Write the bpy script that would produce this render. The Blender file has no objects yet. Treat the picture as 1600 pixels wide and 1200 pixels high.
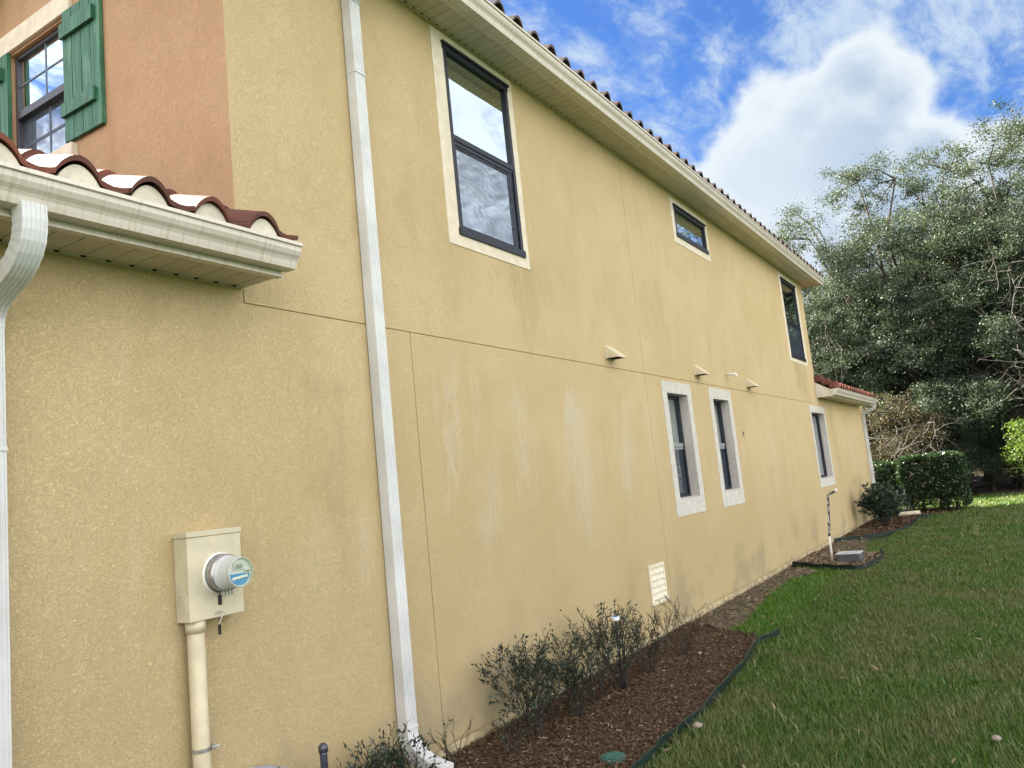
import bpy, math, random
import numpy as np
from mathutils import Vector, Matrix
random.seed(7); rng = np.random.default_rng(7)
sc = bpy.context.scene
COL = sc.collection
# ------------------------------------------------------------------ camera
EYE = 1.78
RIGHT = Vector((0.53346456, -0.83986475, -0.10025656))
DOWN = Vector((0.05806587, 0.15461461, -0.98626704))
FWD = Vector((0.84383205, 0.52030907, 0.13124764))
cam_d = bpy.data.cameras.new("camera")
cam = bpy.data.objects.new("camera", cam_d)
COL.objects.link(cam)
cam_d.sensor_width = 36.0
cam_d.lens = 36.0 * 1248.6223 / 1600.0
cam_d.clip_start = 0.05
cam_d.clip_end = 4000
m = Matrix.Identity(4)
for i in range(3):
    m[i][0] = RIGHT[i]; m[i][1] = -DOWN[i]; m[i][2] = -FWD[i]
m[0][3], m[1][3], m[2][3] = 0, 0, EYE
cam.matrix_world = m
sc.camera = cam
# ------------------------------------------------------------------ light
SUN_TO = Vector((0.03, 1.0, 0.78)).normalized()      # towards the sun: behind the house
sun_el = math.asin(SUN_TO.z)
sun_d = bpy.data.lights.new("sun", 'SUN')
sun_d.energy = 5.0; sun_d.angle = math.radians(0.5); sun_d.color = (1.0, 0.93, 0.80)
sun = bpy.data.objects.new("sun", sun_d); COL.objects.link(sun)
sun.rotation_euler = SUN_TO.to_track_quat('Z', 'Y').to_euler()
sc.view_settings.view_transform = 'Standard'
sc.view_settings.look = 'None'
sc.view_settings.gamma = 1.0
sc.view_settings.exposure = 2.74
sc.cycles.max_bounces = 8
sc.cycles.transparent_max_bounces = 12
sc.cycles.use_denoising = True

W = bpy.data.worlds.new("World"); sc.world = W; W.use_nodes = True

class NT:
    """tiny node-tree writer"""
    def __init__(s, tree):
        s.t = tree
        tree.nodes.clear()
    def n(s, kind, **kw):
        nd = s.t.nodes.new(kind)
        for k, v in kw.items(): setattr(nd, k, v)
        return nd
    def put(s, sock, v):
        if isinstance(v, bpy.types.NodeSocket): s.t.links.new(v, sock)
        elif v is not None: sock.default_value = v
    def math(s, op, a, b=None, c=None, clamp=False):
        nd = s.n('ShaderNodeMath', operation=op, use_clamp=clamp)
        s.put(nd.inputs[0], a); s.put(nd.inputs[1], b)
        if c is not None: s.put(nd.inputs[2], c)
        return nd.outputs[0]
    def vmath(s, op, a, b=None, scale=None):
        nd = s.n('ShaderNodeVectorMath', operation=op)
        s.put(nd.inputs[0], a); s.put(nd.inputs[1], b)
        if scale is not None: s.put(nd.inputs['Scale'], scale)
        return nd.outputs['Value'] if op in ('DOT_PRODUCT', 'LENGTH', 'DISTANCE') else nd.outputs['Vector']
    def noise(s, vec, scale, detail=3, rough=0.5, dist=0.0, out='Fac'):
        nd = s.n('ShaderNodeTexNoise')
        s.put(nd.inputs['Vector'], vec)
        nd.inputs['Scale'].default_value = scale; nd.inputs['Detail'].default_value = detail
        nd.inputs['Roughness'].default_value = rough; nd.inputs['Distortion'].default_value = dist
        return nd.outputs[out]
    def ss(s, v, a, b, lo=0.0, hi=1.0):
        nd = s.n('ShaderNodeMapRange', interpolation_type='SMOOTHSTEP')
        s.put(nd.inputs['Value'], v)
        nd.inputs['From Min'].default_value = a; nd.inputs['From Max'].default_value = b
        nd.inputs['To Min'].default_value = lo; nd.inputs['To Max'].default_value = hi
        return nd.outputs['Result']
    def mix(s, f, a, b, mode='MIX'):
        nd = s.n('ShaderNodeMix', data_type='RGBA', blend_type=mode)
        s.put(nd.inputs['Factor'], f)
        s.put(nd.inputs[6], a if not isinstance(a, tuple) else (*a[:3], 1))
        s.put(nd.inputs[7], b if not isinstance(b, tuple) else (*b[:3], 1))
        return nd.outputs[2]
    def scalev(s, vec, sx, sy, sz):
        return s.vmath('MULTIPLY', vec, (sx, sy, sz))
    def bump(s, h, dist, strength=1.0, normal=None):
        nd = s.n('ShaderNodeBump')
        s.put(nd.inputs['Height'], h); nd.inputs['Distance'].default_value = dist
        nd.inputs['Strength'].default_value = strength
        if normal is not None: s.put(nd.inputs['Normal'], normal)
        return nd.outputs['Normal']

def build_world():
    g = NT(W.node_tree)
    d = g.n('ShaderNodeTexCoord').outputs['Generated']
    sky = g.n('ShaderNodeTexSky', sky_type='NISHITA', sun_disc=False)
    sky.sun_elevation = sun_el
    sky.sun_rotation = math.atan2(SUN_TO.x, SUN_TO.y)
    sky.air_density = 1.0; sky.dust_density = 0.3; sky.ozone_density = 2.0
    sep = g.n('ShaderNodeSeparateXYZ'); g.put(sep.inputs[0], d)
    z = g.math('MAXIMUM', sep.outputs['Z'], 0.0)
    inv = g.math('DIVIDE', 1.0, g.math('ADD', z, 0.22))
    plane = g.vmath('SCALE', d, scale=inv)
    # wisps of high cloud
    st = g.scalev(plane, 1.0, 1.7, 0.0)
    warp = g.vmath('ADD', st, g.vmath('SCALE', g.noise(st, 1.6, 4, out='Color'), scale=0.35))
    n1 = g.noise(warp, 2.2, 9, 0.62, 0.2)
    n2 = g.noise(warp, 9.0, 5, 0.65, 0.25)
    wv = g.math('ADD', g.math('MULTIPLY', n1, 0.60), g.math('MULTIPLY', n2, 0.40))
    side = g.math('MAXIMUM', g.ss(sep.outputs['Y'], -0.40, -0.85), g.ss(sep.outputs['X'], 0.0, -0.7))                       # bright cloud added outside the view as fill light for shaded walls
    wm = g.ss(g.math('ADD', wv, g.math('ADD', g.math('MULTIPLY', side, 0.06), g.ss(sep.outputs['Y'], -0.1, -0.5, 0.0, 0.10))), 0.39, 0.60)
    # the big cumulus
    nv = g.noise(d, 5.5, 9, 0.60, 0.3)
    nv2 = g.noise(d, 15.0, 6, 0.55, 0.3)
    pert = g.math('ADD', g.math('MULTIPLY', g.math('SUBTRACT', nv, 0.5), 0.10), g.math('MULTIPLY', g.math('SUBTRACT', nv2, 0.5), 0.05))
    blobs = [((0.898, 0.182, 0.401), 0.044), ((0.914, 0.150, 0.377), 0.054), ((0.913, 0.082, 0.400), 0.044), ((0.927, 0.056, 0.371), 0.050), ((0.905, 0.214, 0.368), 0.039), ((0.912, 0.249, 0.326), 0.043), ((0.925, 0.196, 0.326), 0.079), ((0.938, 0.114, 0.327), 0.086), ((0.954, 0.036, 0.297), 0.068), ((0.960, -0.033, 0.279), 0.057), ((0.973, -0.052, 0.223), 0.086), ((0.955, 0.179, 0.235), 0.086), ((0.972, 0.067, 0.226), 0.093)]
    field = None
    for c, r in blobs:
        dist = g.vmath('DISTANCE', d, c)
        v = g.math('SUBTRACT', r, dist)
        field = v if field is None else g.math('SMOOTH_MAX', field, v, 0.015)
    fv = g.math('ADD', field, pert)
    cm = g.ss(fv, -0.007, 0.017)
    core = g.ss(g.math('ADD', field, g.math('MULTIPLY', pert, 1.2)), 0.015, 0.06)
    lft = g.ss(sep.outputs['Y'], 0.20, 0.06)
    cshade = g.math('MULTIPLY', core, g.math('ADD', g.math('MULTIPLY', lft, 0.65), 0.35))
    soft = g.math('MULTIPLY', cshade, g.ss(nv, 0.30, 0.62, 0.55, 1.0))
    bright = g.math('ADD', 1.0, g.math('MULTIPLY', side, 0.0))
    blue = g.mix(1.0, sky.outputs[0], (0.023, 0.036, 0.057), 'MULTIPLY')
    wisp_c = g.mix(g.ss(n2, .35, .65), (0.125, 0.17, 0.235), (0.185, 0.22, 0.255))
    side = g.math('MAXIMUM', side, g.ss(sep.outputs['Y'], -0.15, -0.50, 0.0, 0.28))
    wisp_c = g.mix(side, wisp_c, (1.06, 1.02, 0.99))  # added fill cloud, far brighter than the visible wisps
    cumul_c = g.mix(soft, (0.235, 0.255, 0.27), (0.135, 0.170, 0.215))
    c = g.mix(g.math('MULTIPLY', wm, 0.85), blue, wisp_c)
    c = g.mix(g.math('MULTIPLY', cm, 0.97), c, cumul_c)
    bg = g.n('ShaderNodeBackground'); g.put(bg.inputs['Color'], c); bg.inputs['Strength'].default_value = 0.55
    out = g.n('ShaderNodeOutputWorld'); g.t.links.new(bg.outputs[0], out.inputs['Surface'])
build_world()

# ------------------------------------------------------------------ materials
def mat(name, col=(.5, .5, .5), rough=.6, spec=.4, metal=0.0, vary=0.12, nscale=6.0, bump=0.0, bscale=60, fn=None):
    M = bpy.data.materials.new(name); M.use_nodes = True
    g = NT(M.node_tree)
    P = g.n('ShaderNodeBsdfPrincipled'); out = g.n('ShaderNodeOutputMaterial')
    g.t.links.new(P.outputs[0], out.inputs['Surface'])
    co = g.n('ShaderNodeTexCoord').outputs['Object']
    P.inputs['Roughness'].default_value = rough; P.inputs['Metallic'].default_value = metal
    P.inputs['Specular IOR Level'].default_value = spec
    if fn: fn(g, P, co, out)
    else:
        n = g.noise(co, nscale, 5, .6)
        lo = tuple(max(0, c * (1 - vary)) for c in col); hi = tuple(min(1, c * (1 + vary)) for c in col)
        g.put(P.inputs['Base Color'], g.mix(g.ss(n, .3, .7), lo, hi))
        if bump: g.put(P.inputs['Normal'], g.bump(g.noise(co, bscale, 4, .6), bump))
    return M

def stucco_fn(base, light, dark, stains):
    def fn(g, P, co, out):
        big = g.noise(co, .8, 4, .6)
        mid = g.noise(g.scalev(co, 1, 1, .55), 2.6, 5, .6, .4)
        fine = g.noise(co, 30, 3, .6, 2.4)
        fine2 = g.noise(g.scalev(co, 1.0, 1.0, .85), 62, 3, .6, 2.6)
        grit = g.noise(co, 240, 2, .5)
        c = g.mix(g.ss(big, .35, .68), base, light)
        c = g.mix(g.math('MULTIPLY', g.ss(mid, .50, .72), .45), c, dark)
        if stains:
            sep = g.n('ShaderNodeSeparateXYZ'); g.put(sep.inputs[0], co)
            X, Z = g.math('ADD', sep.outputs['X'], 3.03), sep.outputs['Z']   # object origin is at x = 3.03
            st = g.noise(g.scalev(co, 3.2, 1, .35), 1.15, 6, .62, .3)
            st2 = g.noise(g.scalev(co, 5, 1, 1.5), 1.5, 6, .7, .5)
            low = g.math('MULTIPLY', g.ss(Z, 3.0, 2.6), g.ss(Z, .9, 1.5))       # wash-down streaks below the joint
            m = g.math('MULTIPLY', g.math('MULTIPLY', g.ss(st, .53, .68), g.ss(st2, .38, .6)), low)
            m = g.math('MULTIPLY', m, .6)
            Xw = g.math('ADD', X, g.math('MULTIPLY', g.math('SUBTRACT', st2, .5), .9))
            Zw = g.math('ADD', Z, g.math('MULTIPLY', g.math('SUBTRACT', st, .5), 1.6))
            for xc, hw, za, zb, k in ((5.0, .16, 1.5, 2.85, .9), (5.45, .22, 1.2, 2.1, .8), (6.0, .2, 1.4, 2.8, .7), (7.05, .34, 1.0, 2.75, 1.0), (8.2, .35, 1.5, 2.6, .75), (9.0, .25, 1.7, 2.7, .55), (14.5, .5, .8, 2.6, .5), (22.5, .8, 1.2, 2.7, .6)):
                bx = g.ss(g.math('ABSOLUTE', g.math('SUBTRACT', Xw, xc)), hw, hw * .15)
                bz = g.math('MULTIPLY', g.ss(Zw, za, za + .5), g.ss(Zw, zb + .15, zb - .3))
                m = g.math('MAXIMUM', m, g.math('MULTIPLY', g.math('MULTIPLY', bx, bz), g.ss(st2, .36, .58, .2 * k, k)))
            c = g.mix(g.math('MULTIPLY', m, .60), c, (.70, .64, .49))
            # greenish stain in uneven bands, darkened downwards to paint in light falloff
            stain_falloff = g.math('MULTIPLY', g.ss(g.math('ADD', Z, g.math('MULTIPLY', g.math('SUBTRACT', mid, .5), 2.2)), 2.9, .4), .42)
            c = g.mix(stain_falloff, c, (.40, .335, .178))
            # grime: run-offs under the upper windows and splash dirt by the shrubs
            run = g.noise(g.scalev(co, 4, 1, .8), 1.2, 4, .6)
            for xa, xb, za, zb, k in ((5.9, 6.7, 2.9, 3.9, .28), (3.4, 3.95, 0.8, 2.6, .25), (16.8, 18.4, 3.0, 3.85, .6), (21.2, 23.6, .2, 1.2, .55), (19.8, 20.8, .6, 3.0, .3)):
                xm, hw = (xa + xb) / 2, (xb - xa) / 2
                bx = g.ss(g.math('ABSOLUTE', g.math('SUBTRACT', X, xm)), hw, hw * .3)
                bz = g.math('MULTIPLY', g.ss(Z, za, (za + zb) / 2), g.ss(Z, zb + .08, zb - .05))
                c = g.mix(g.math('MULTIPLY', g.math('MULTIPLY', bx, bz), g.ss(run, .38, .62, 0, k)), c, (.30, .25, .13))
            blot = g.noise(co, 1.35, 3, .5, .4)
            c = g.mix(g.math('MULTIPLY', g.math('MULTIPLY', g.ss(blot, .5, .66), g.ss(Z, 1.1, .2)), .45), c, (.27, .25, .17))
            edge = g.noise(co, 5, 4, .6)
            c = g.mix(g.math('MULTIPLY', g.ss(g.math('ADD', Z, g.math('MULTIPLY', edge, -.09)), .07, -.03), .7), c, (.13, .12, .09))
        ab = lambda v: g.math('ABSOLUTE', g.math('SUBTRACT', v, .5))
        crev = g.math('MULTIPLY', g.ss(ab(fine), .0, .032, .15, 1), g.ss(ab(fine2), .0, .055, .3, 1))
        c = g.mix(g.math('MULTIPLY', g.math('SUBTRACT', 1, crev), .36), c, tuple(v * .48 for v in base))
        c = g.mix(g.math('MULTIPLY', g.ss(grit, .5, .75), .08), c, (.75, .7, .55))
        g.put(P.inputs['Base Color'], c)
        h = g.math('ADD', g.math('MULTIPLY', crev, .55), g.math('ADD', g.math('MULTIPLY', grit, .2), g.math('MULTIPLY', fine2, .35)))
        g.put(P.inputs['Normal'], g.bump(h, .007, .7))
    return fn

MT = {}
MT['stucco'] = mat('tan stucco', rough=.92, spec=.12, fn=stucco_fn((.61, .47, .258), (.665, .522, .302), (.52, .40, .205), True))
MT['orange'] = mat('terracotta stucco', rough=.92, spec=.12, fn=stucco_fn((.51, .322, .185), (.56, .367, .222), (.41, .25, .142), False))
MT['trim'] = mat('window surround stucco', (.66, .59, .47), .9, .12, vary=.09, nscale=9, bump=.004, bscale=160)
MT['trimgrey'] = mat('pale grey surround stucco', (.54, .52, .47), .9, .12, vary=.09, nscale=9, bump=.004, bscale=160)
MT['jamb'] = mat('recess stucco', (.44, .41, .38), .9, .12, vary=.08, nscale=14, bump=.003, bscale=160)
MT['found'] = mat('painted slab edge', (.40, .335, .20), .9, .15, vary=.35, nscale=5, bump=.005, bscale=60)
MT['joint'] = mat('joint sealant', (.30, .25, .14), .9, .1)

def gutter_fn(g, P, co, out):
    n = g.noise(g.scalev(co, .6, 3, 3), 3.0, 5, .6); s = g.noise(g.scalev(co, 22, 1, .7), 2.2, 4, .6)
    c = g.mix(g.ss(n, .35, .7), (.60, .55, .475), (.67, .62, .545))
    c = g.mix(g.math('MULTIPLY', g.ss(s, .48, .68), .55), c, (.40, .36, .28))
    g.put(P.inputs['Base Color'], c)
    g.put(P.inputs['Normal'], g.bump(g.noise(co, 3, 2, .5), .01, .25))
MT['gutter'] = mat('cream gutter metal', rough=.38, spec=.45, fn=gutter_fn)
MT['soffit'] = mat('cream vinyl soffit', (.52, .475, .39), .55, .3, vary=.07, nscale=4)
MT['dark'] = mat('dark gap', (.02, .02, .018), .9, .1)
MT['downspout'] = mat('white downspout metal', (.56, .57, .57), .36, .45, vary=.13, nscale=2.2)

def tile_fn(g, P, co, out):
    isl = g.n('ShaderNodeNewGeometry').outputs['Random Per Island']
    n = g.noise(co, 9, 5, .65); n2 = g.noise(co, 45, 4, .65)
    c = g.mix(isl, (.20, .060, .035), (.095, .036, .026))
    c = g.mix(g.math('MULTIPLY', g.ss(n, .45, .7), .6), c, (.055, .030, .026))
    c = g.mix(g.math('MULTIPLY', g.ss(n2, .55, .75), .35), c, (.33, .20, .14))
    g.put(P.inputs['Base Color'], c)
    g.put(P.inputs['Normal'], g.bump(n2, .004, .6))
MT['tile'] = mat('red-brown clay tile', rough=.68, spec=.3, fn=tile_fn)
def tile2_fn(g, P, co, out):
    n = g.noise(co, 7, 5, .65); n2 = g.noise(co, 40, 4, .65)
    c = g.mix(g.ss(n, .35, .7), (.045, .036, .032), (.10, .066, .052))
    c = g.mix(g.math('MULTIPLY', g.ss(n2, .55, .75), .4), c, (.26, .22, .17))
    g.put(P.inputs['Base Color'], c)
    g.put(P.inputs['Normal'], g.bump(n2, .004, .6))
MT['tile_dark'] = mat('weathered brown tile', rough=.6, spec=.35, fn=tile2_fn)
MT['stop'] = mat('mortar bird stop', (.62, .57, .47), .9, .1, vary=.12, nscale=12, bump=.003, bscale=120)
MT['bronze'] = mat('dark bronze window frame', (.010, .013, .020), .4, .3, vary=.2)
MT['violet'] = mat('weathered grey window frame', (.045, .042, .055), .38, .5, vary=.12)
MT['grey_rail'] = mat('grey sash rail', (.22, .24, .25), .4, .5, vary=.12)
MT['blind'] = mat('pale window blind', (.40, .39, .34), .7, .3, vary=.05)
MT['white'] = mat('white plastic', (.78, .77, .73), .4, .45, vary=.05)
MT['hood'] = mat('painted vent hood', (.60, .53, .37), .5, .35, vary=.1, nscale=12)
MT['louver'] = mat('cream louver vent', (.66, .61, .47), .5, .35, vary=.08, nscale=14)
MT['meterbox'] = mat('cream meter cabinet', (.54, .49, .35), .45, .4, vary=.10, nscale=6, bump=.001, bscale=200)
MT['conduit'] = mat('cream painted conduit', (.53, .47, .32), .4, .4, vary=.08, nscale=9)
MT['grey'] = mat('grey meter plastic', (.50, .52, .52), .32, .5, vary=.06)
MT['paleface'] = mat('meter face', (.55, .56, .55), .4, .4, vary=.04)
MT['metal'] = mat('zinc metal', (.45, .44, .42), .35, .5, metal=.8, vary=.2, nscale=30)
MT['blue'] = mat('blue label', (.02, .20, .52), .4, .4, vary=.08)
MT['black'] = mat('black rubber', (.02, .02, .02), .6, .3)
MT['lcd'] = mat('grey display', (.20, .22, .19), .25, .5)
MT['edging'] = mat('green plastic edging', (.008, .022, .019), .45, .3, vary=.35, nscale=14, bump=.003, bscale=30)
MT['edgingdark'] = mat('black plastic edging', (.012, .022, .022), .45, .5, vary=.35, nscale=14)
MT['steel'] = mat('dark steel pipe', (.07, .075, .10), .35, .5, metal=.4, vary=.3, nscale=40)
MT['valve_lid'] = mat('green valve lid', (.03, .11, .09), .6, .4, vary=.2, nscale=30)
MT['lavender'] = mat('pale lavender grey metal', (.36, .37, .50), .5, .4, vary=.08)
MT['twine'] = mat('weathered bark twig', (.040, .034, .028), .85, .15, vary=.35, nscale=25)
MT['bark'] = mat('grey oak bark', (.065, .056, .046), .9, .15, vary=.4, nscale=6, bump=.03, bscale=22)
MT['paletwig'] = mat('pale bare vine', (.17, .155, .14), .85, .15, vary=.3, nscale=8)

def shutter_fn(g, P, co, out):
    w = g.noise(g.scalev(co, 30, 30, 1.6), 1.6, 6, .7, .5); n = g.noise(g.scalev(co, 9, 9, 2.2), 1.2, 4, .6)
    kn = g.noise(g.scalev(co, 12, 12, 5), 1.0, 2, .5)
    c = g.mix(g.ss(w, .35, .7), (.013, .078, .040), (.045, .175, .095))
    c = g.mix(g.math('MULTIPLY', g.ss(n, .52, .72), .5), c, (.13, .28, .17))
    c = g.mix(g.ss(kn, .70, .76, 0, .7), c, (.012, .05, .03))
    g.put(P.inputs['Base Color'], c)
    g.put(P.inputs['Normal'], g.bump(w, .003, .6))
MT['shutter'] = mat('green stained wood', rough=.5, spec=.4, fn=shutter_fn)

def glass_mat(name, base=.30, tint=(.72, .78, .80), wav=0.0):
    M = bpy.data.materials.new(name); M.use_nodes = True
    g = NT(M.node_tree); out = g.n('ShaderNodeOutputMaterial')
    co = g.n('ShaderNodeTexCoord').outputs['Object']
    gl = g.n('ShaderNodeBsdfGlossy'); gl.inputs['Roughness'].default_value = .012
    gl.inputs['Color'].default_value = (.86, .95, 1.0, 1)
    tr = g.n('ShaderNodeBsdfTransparent'); tr.inputs['Color'].default_value = (*tint, 1)
    fr = g.n('ShaderNodeLayerWeight'); fr.inputs['Blend'].default_value = .35
    f = g.math('ADD', g.math('MULTIPLY', fr.outputs['Fresnel'], 1 - base), base, clamp=True)
    if wav:
        g.put(gl.inputs['Normal'], g.bump(g.noise(co, 2.2, 2, .4), wav))
    mx = g.n('ShaderNodeMixShader'); g.put(mx.inputs[0], f)
    g.t.links.new(tr.outputs[0], mx.inputs[1]); g.t.links.new(gl.outputs[0], mx.inputs[2])
    g.t.links.new(mx.outputs[0], out.inputs['Surface'])
    return M
MT['glass'] = glass_mat('window glass', .74, wav=.0015)
MT['clear'] = glass_mat('clear cover', .0, (1, 1, 1))
def screen_mat():
    M = bpy.data.materials.new('insect screen'); M.use_nodes = True
    g = NT(M.node_tree); out = g.n('ShaderNodeOutputMaterial')
    co = g.n('ShaderNodeTexCoord').outputs['Object']
    df = g.n('ShaderNodeBsdfPrincipled'); df.inputs['Base Color'].default_value = (.05, .065, .10, 1); df.inputs['Roughness'].default_value = .45
    tr = g.n('ShaderNodeBsdfTransparent')
    n = g.noise(g.scalev(co, 1, 1, 2.2), 3.2, 3, .5, 2.5)
    mx = g.n('ShaderNodeMixShader'); g.put(mx.inputs[0], g.ss(n, .3, .7, .10, .32))
    g.t.links.new(tr.outputs[0], mx.inputs[1]); g.t.links.new(df.outputs[0], mx.inputs[2])
    g.t.links.new(mx.outputs[0], out.inputs['Surface'])
    return M
MT['screen'] = screen_mat()

def leaf_mat(name, ca, cb, cc=None, rough=.42, spec=.5, trans=.25, ccf=.15, patch=None):
    M = bpy.data.materials.new(name); M.use_nodes = True
    g = NT(M.node_tree); out = g.n('ShaderNodeOutputMaterial')
    isl = g.n('ShaderNodeNewGeometry').outputs['Random Per Island']
    co = g.n('ShaderNodeTexCoord').outputs['Object']
    c = g.mix(isl, ca, cb)
    if patch:
        c = g.mix(g.ss(g.noise(co, patch[1], 4, .6), .42, .62), c, patch[0])
    if name == 'grass blade':
        sp_ = g.n('ShaderNodeSeparateXYZ'); g.put(sp_.inputs[0], co)
        ln = g.math('SUBTRACT', sp_.outputs['Y'], g.math('MULTIPLY', sp_.outputs['X'], .03))
        k = g.math('MULTIPLY', g.ss(g.math('ADD', ln, g.math('MULTIPLY', g.noise(co, 1.6, 3, .6), .6)), 2.35, 2.7), g.math('MULTIPLY', g.ss(sp_.outputs['X'], 8.3, 9.3), g.ss(sp_.outputs['X'], 15.5, 13.8)))
        c = g.mix(k, c, g.mix(isl, (.042, .125, .008), (.088, .20, .016)))   # lusher grass along the bare soil
    if cc:
        r2 = g.math('FRACT', g.math('MULTIPLY', isl, 37.7))
        c = g.mix(g.math('LESS_THAN', r2, ccf), c, cc)
    P = g.n('ShaderNodeBsdfPrincipled'); g.put(P.inputs['Base Color'], c)
    P.inputs['Roughness'].default_value = rough; P.inputs['Specular IOR Level'].default_value = spec
    if trans:
        T = g.n('ShaderNodeBsdfTranslucent'); g.put(T.inputs['Color'], g.mix(1.0, c, (1.3, 1.5, .6), 'MULTIPLY'))
        mx = g.n('ShaderNodeMixShader'); mx.inputs[0].default_value = trans
        g.t.links.new(P.outputs[0], mx.inputs[1]); g.t.links.new(T.outputs[0], mx.inputs[2])
        g.t.links.new(mx.outputs[0], out.inputs['Surface'])
    else: g.t.links.new(P.outputs[0], out.inputs['Surface'])
    return M
MT['oakleaf'] = leaf_mat('live oak leaf', (.034, .050, .036), (.105, .130, .090), (.115, .12, .10), .55, .30, .20, .09)
MT['oakleaf2'] = leaf_mat('dark evergreen leaf', (.024, .042, .028), (.072, .098, .058), (.095, .10, .075), .55, .30, .18, .09)
MT['drybrush'] = leaf_mat('dry brush leaf', (.06, .045, .028), (.14, .10, .06), (.035, .05, .025), .6, .3, .25, .25)
MT['moss'] = leaf_mat('grey moss', (.20, .20, .17), (.33, .32, .28), None, .8, .2, .2)
MT['hedge'] = leaf_mat('hedge leaf', (.010, .026, .009), (.028, .056, .017), (.055, .09, .024), .30, .6, .25, .10)
MT['shrubleaf'] = leaf_mat('shrub leaf', (.011, .028, .017), (.030, .056, .032), (.08, .09, .03), .36, .5, .15, .07)
MT['brightleaf'] = leaf_mat('bright leaf', (.075, .125, .025), (.15, .205, .045), None, .4, .5, .45)
MT['grass'] = leaf_mat('grass blade', (.034, .092, .011), (.092, .165, .026), (.25, .235, .12), .5, .35, .30, .13, patch=((.115, .135, .045), 1.1))
MT['chip'] = leaf_mat('mulch chip', (.058, .035, .021), (.155, .098, .060), (.32, .25, .18), .8, .2, 0, .035)
MT['litter'] = leaf_mat('leaf litter', (.11, .075, .045), (.23, .17, .11), (.34, .28, .20), .8, .2, 0, .15)

def lawn_fn(g, P, co, out):
    n = g.noise(co, .55, 4, .6); n2 = g.noise(co, 9, 6, .7); n3 = g.noise(co, 60, 3, .7)
    c = g.mix(g.ss(n, .42, .62), (.030, .070, .014), (.060, .085, .028))
    c = g.mix(g.ss(n2, .45, .75, 0, .6), c, (.055, .045, .024))
    c = g.mix(g.ss(n3, .4, .7, 0, .5), c, (.02, .035, .01))
    g.put(P.inputs['Base Color'], c); g.put(P.inputs['Normal'], g.bump(n3, .02, .8))
MT['lawn'] = mat('lawn soil and thatch', rough=.95, spec=.1, fn=lawn_fn)
def mulch_fn(g, P, co, out):
    n = g.noise(co, 2.0, 4, .6); n2 = g.noise(co, 30, 6, .75, .6); n3 = g.noise(co, 110, 3, .7)
    c = g.mix(g.ss(n2, .3, .7), (.045, .028, .017), (.11, .068, .042))
    c = g.mix(g.ss(n, .5, .7, 0, .5), c, (.055, .050, .030))
    c = g.mix(g.ss(n3, .62, .75, 0, .5), c, (.15, .10, .065))
    g.put(P.inputs['Base Color'], c)
    g.put(P.inputs['Normal'], g.bump(g.math('ADD', n2, g.math('MULTIPLY', n3, .4)), .03, 1))
MT['mulch'] = mat('brown bark mulch', rough=.95, spec=.1, fn=mulch_fn)
def dirt_fn(g, P, co, out):
    n = g.noise(co, 3.0, 5, .6); n2 = g.noise(co, 45, 5, .75, .4); n3 = g.noise(co, 130, 3, .7)
    c = g.mix(g.ss(n2, .3, .7), (.075, .055, .040), (.17, .13, .10))
    c = g.mix(g.ss(n, .45, .65, 0, .6), c, (.10, .11, .055))
    c = g.mix(g.ss(n3, .62, .75, 0, .6), c, (.40, .35, .29))
    g.put(P.inputs['Base Color'], c); g.put(P.inputs['Normal'], g.bump(n2, .02, 1))
MT['dirt'] = mat('bare grey soil', rough=.95, spec=.1, fn=dirt_fn)
MT['forestfloor'] = mat('forest floor', (.07, .055, .035), .95, .1, vary=.45, nscale=3, bump=.03, bscale=12)

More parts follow.
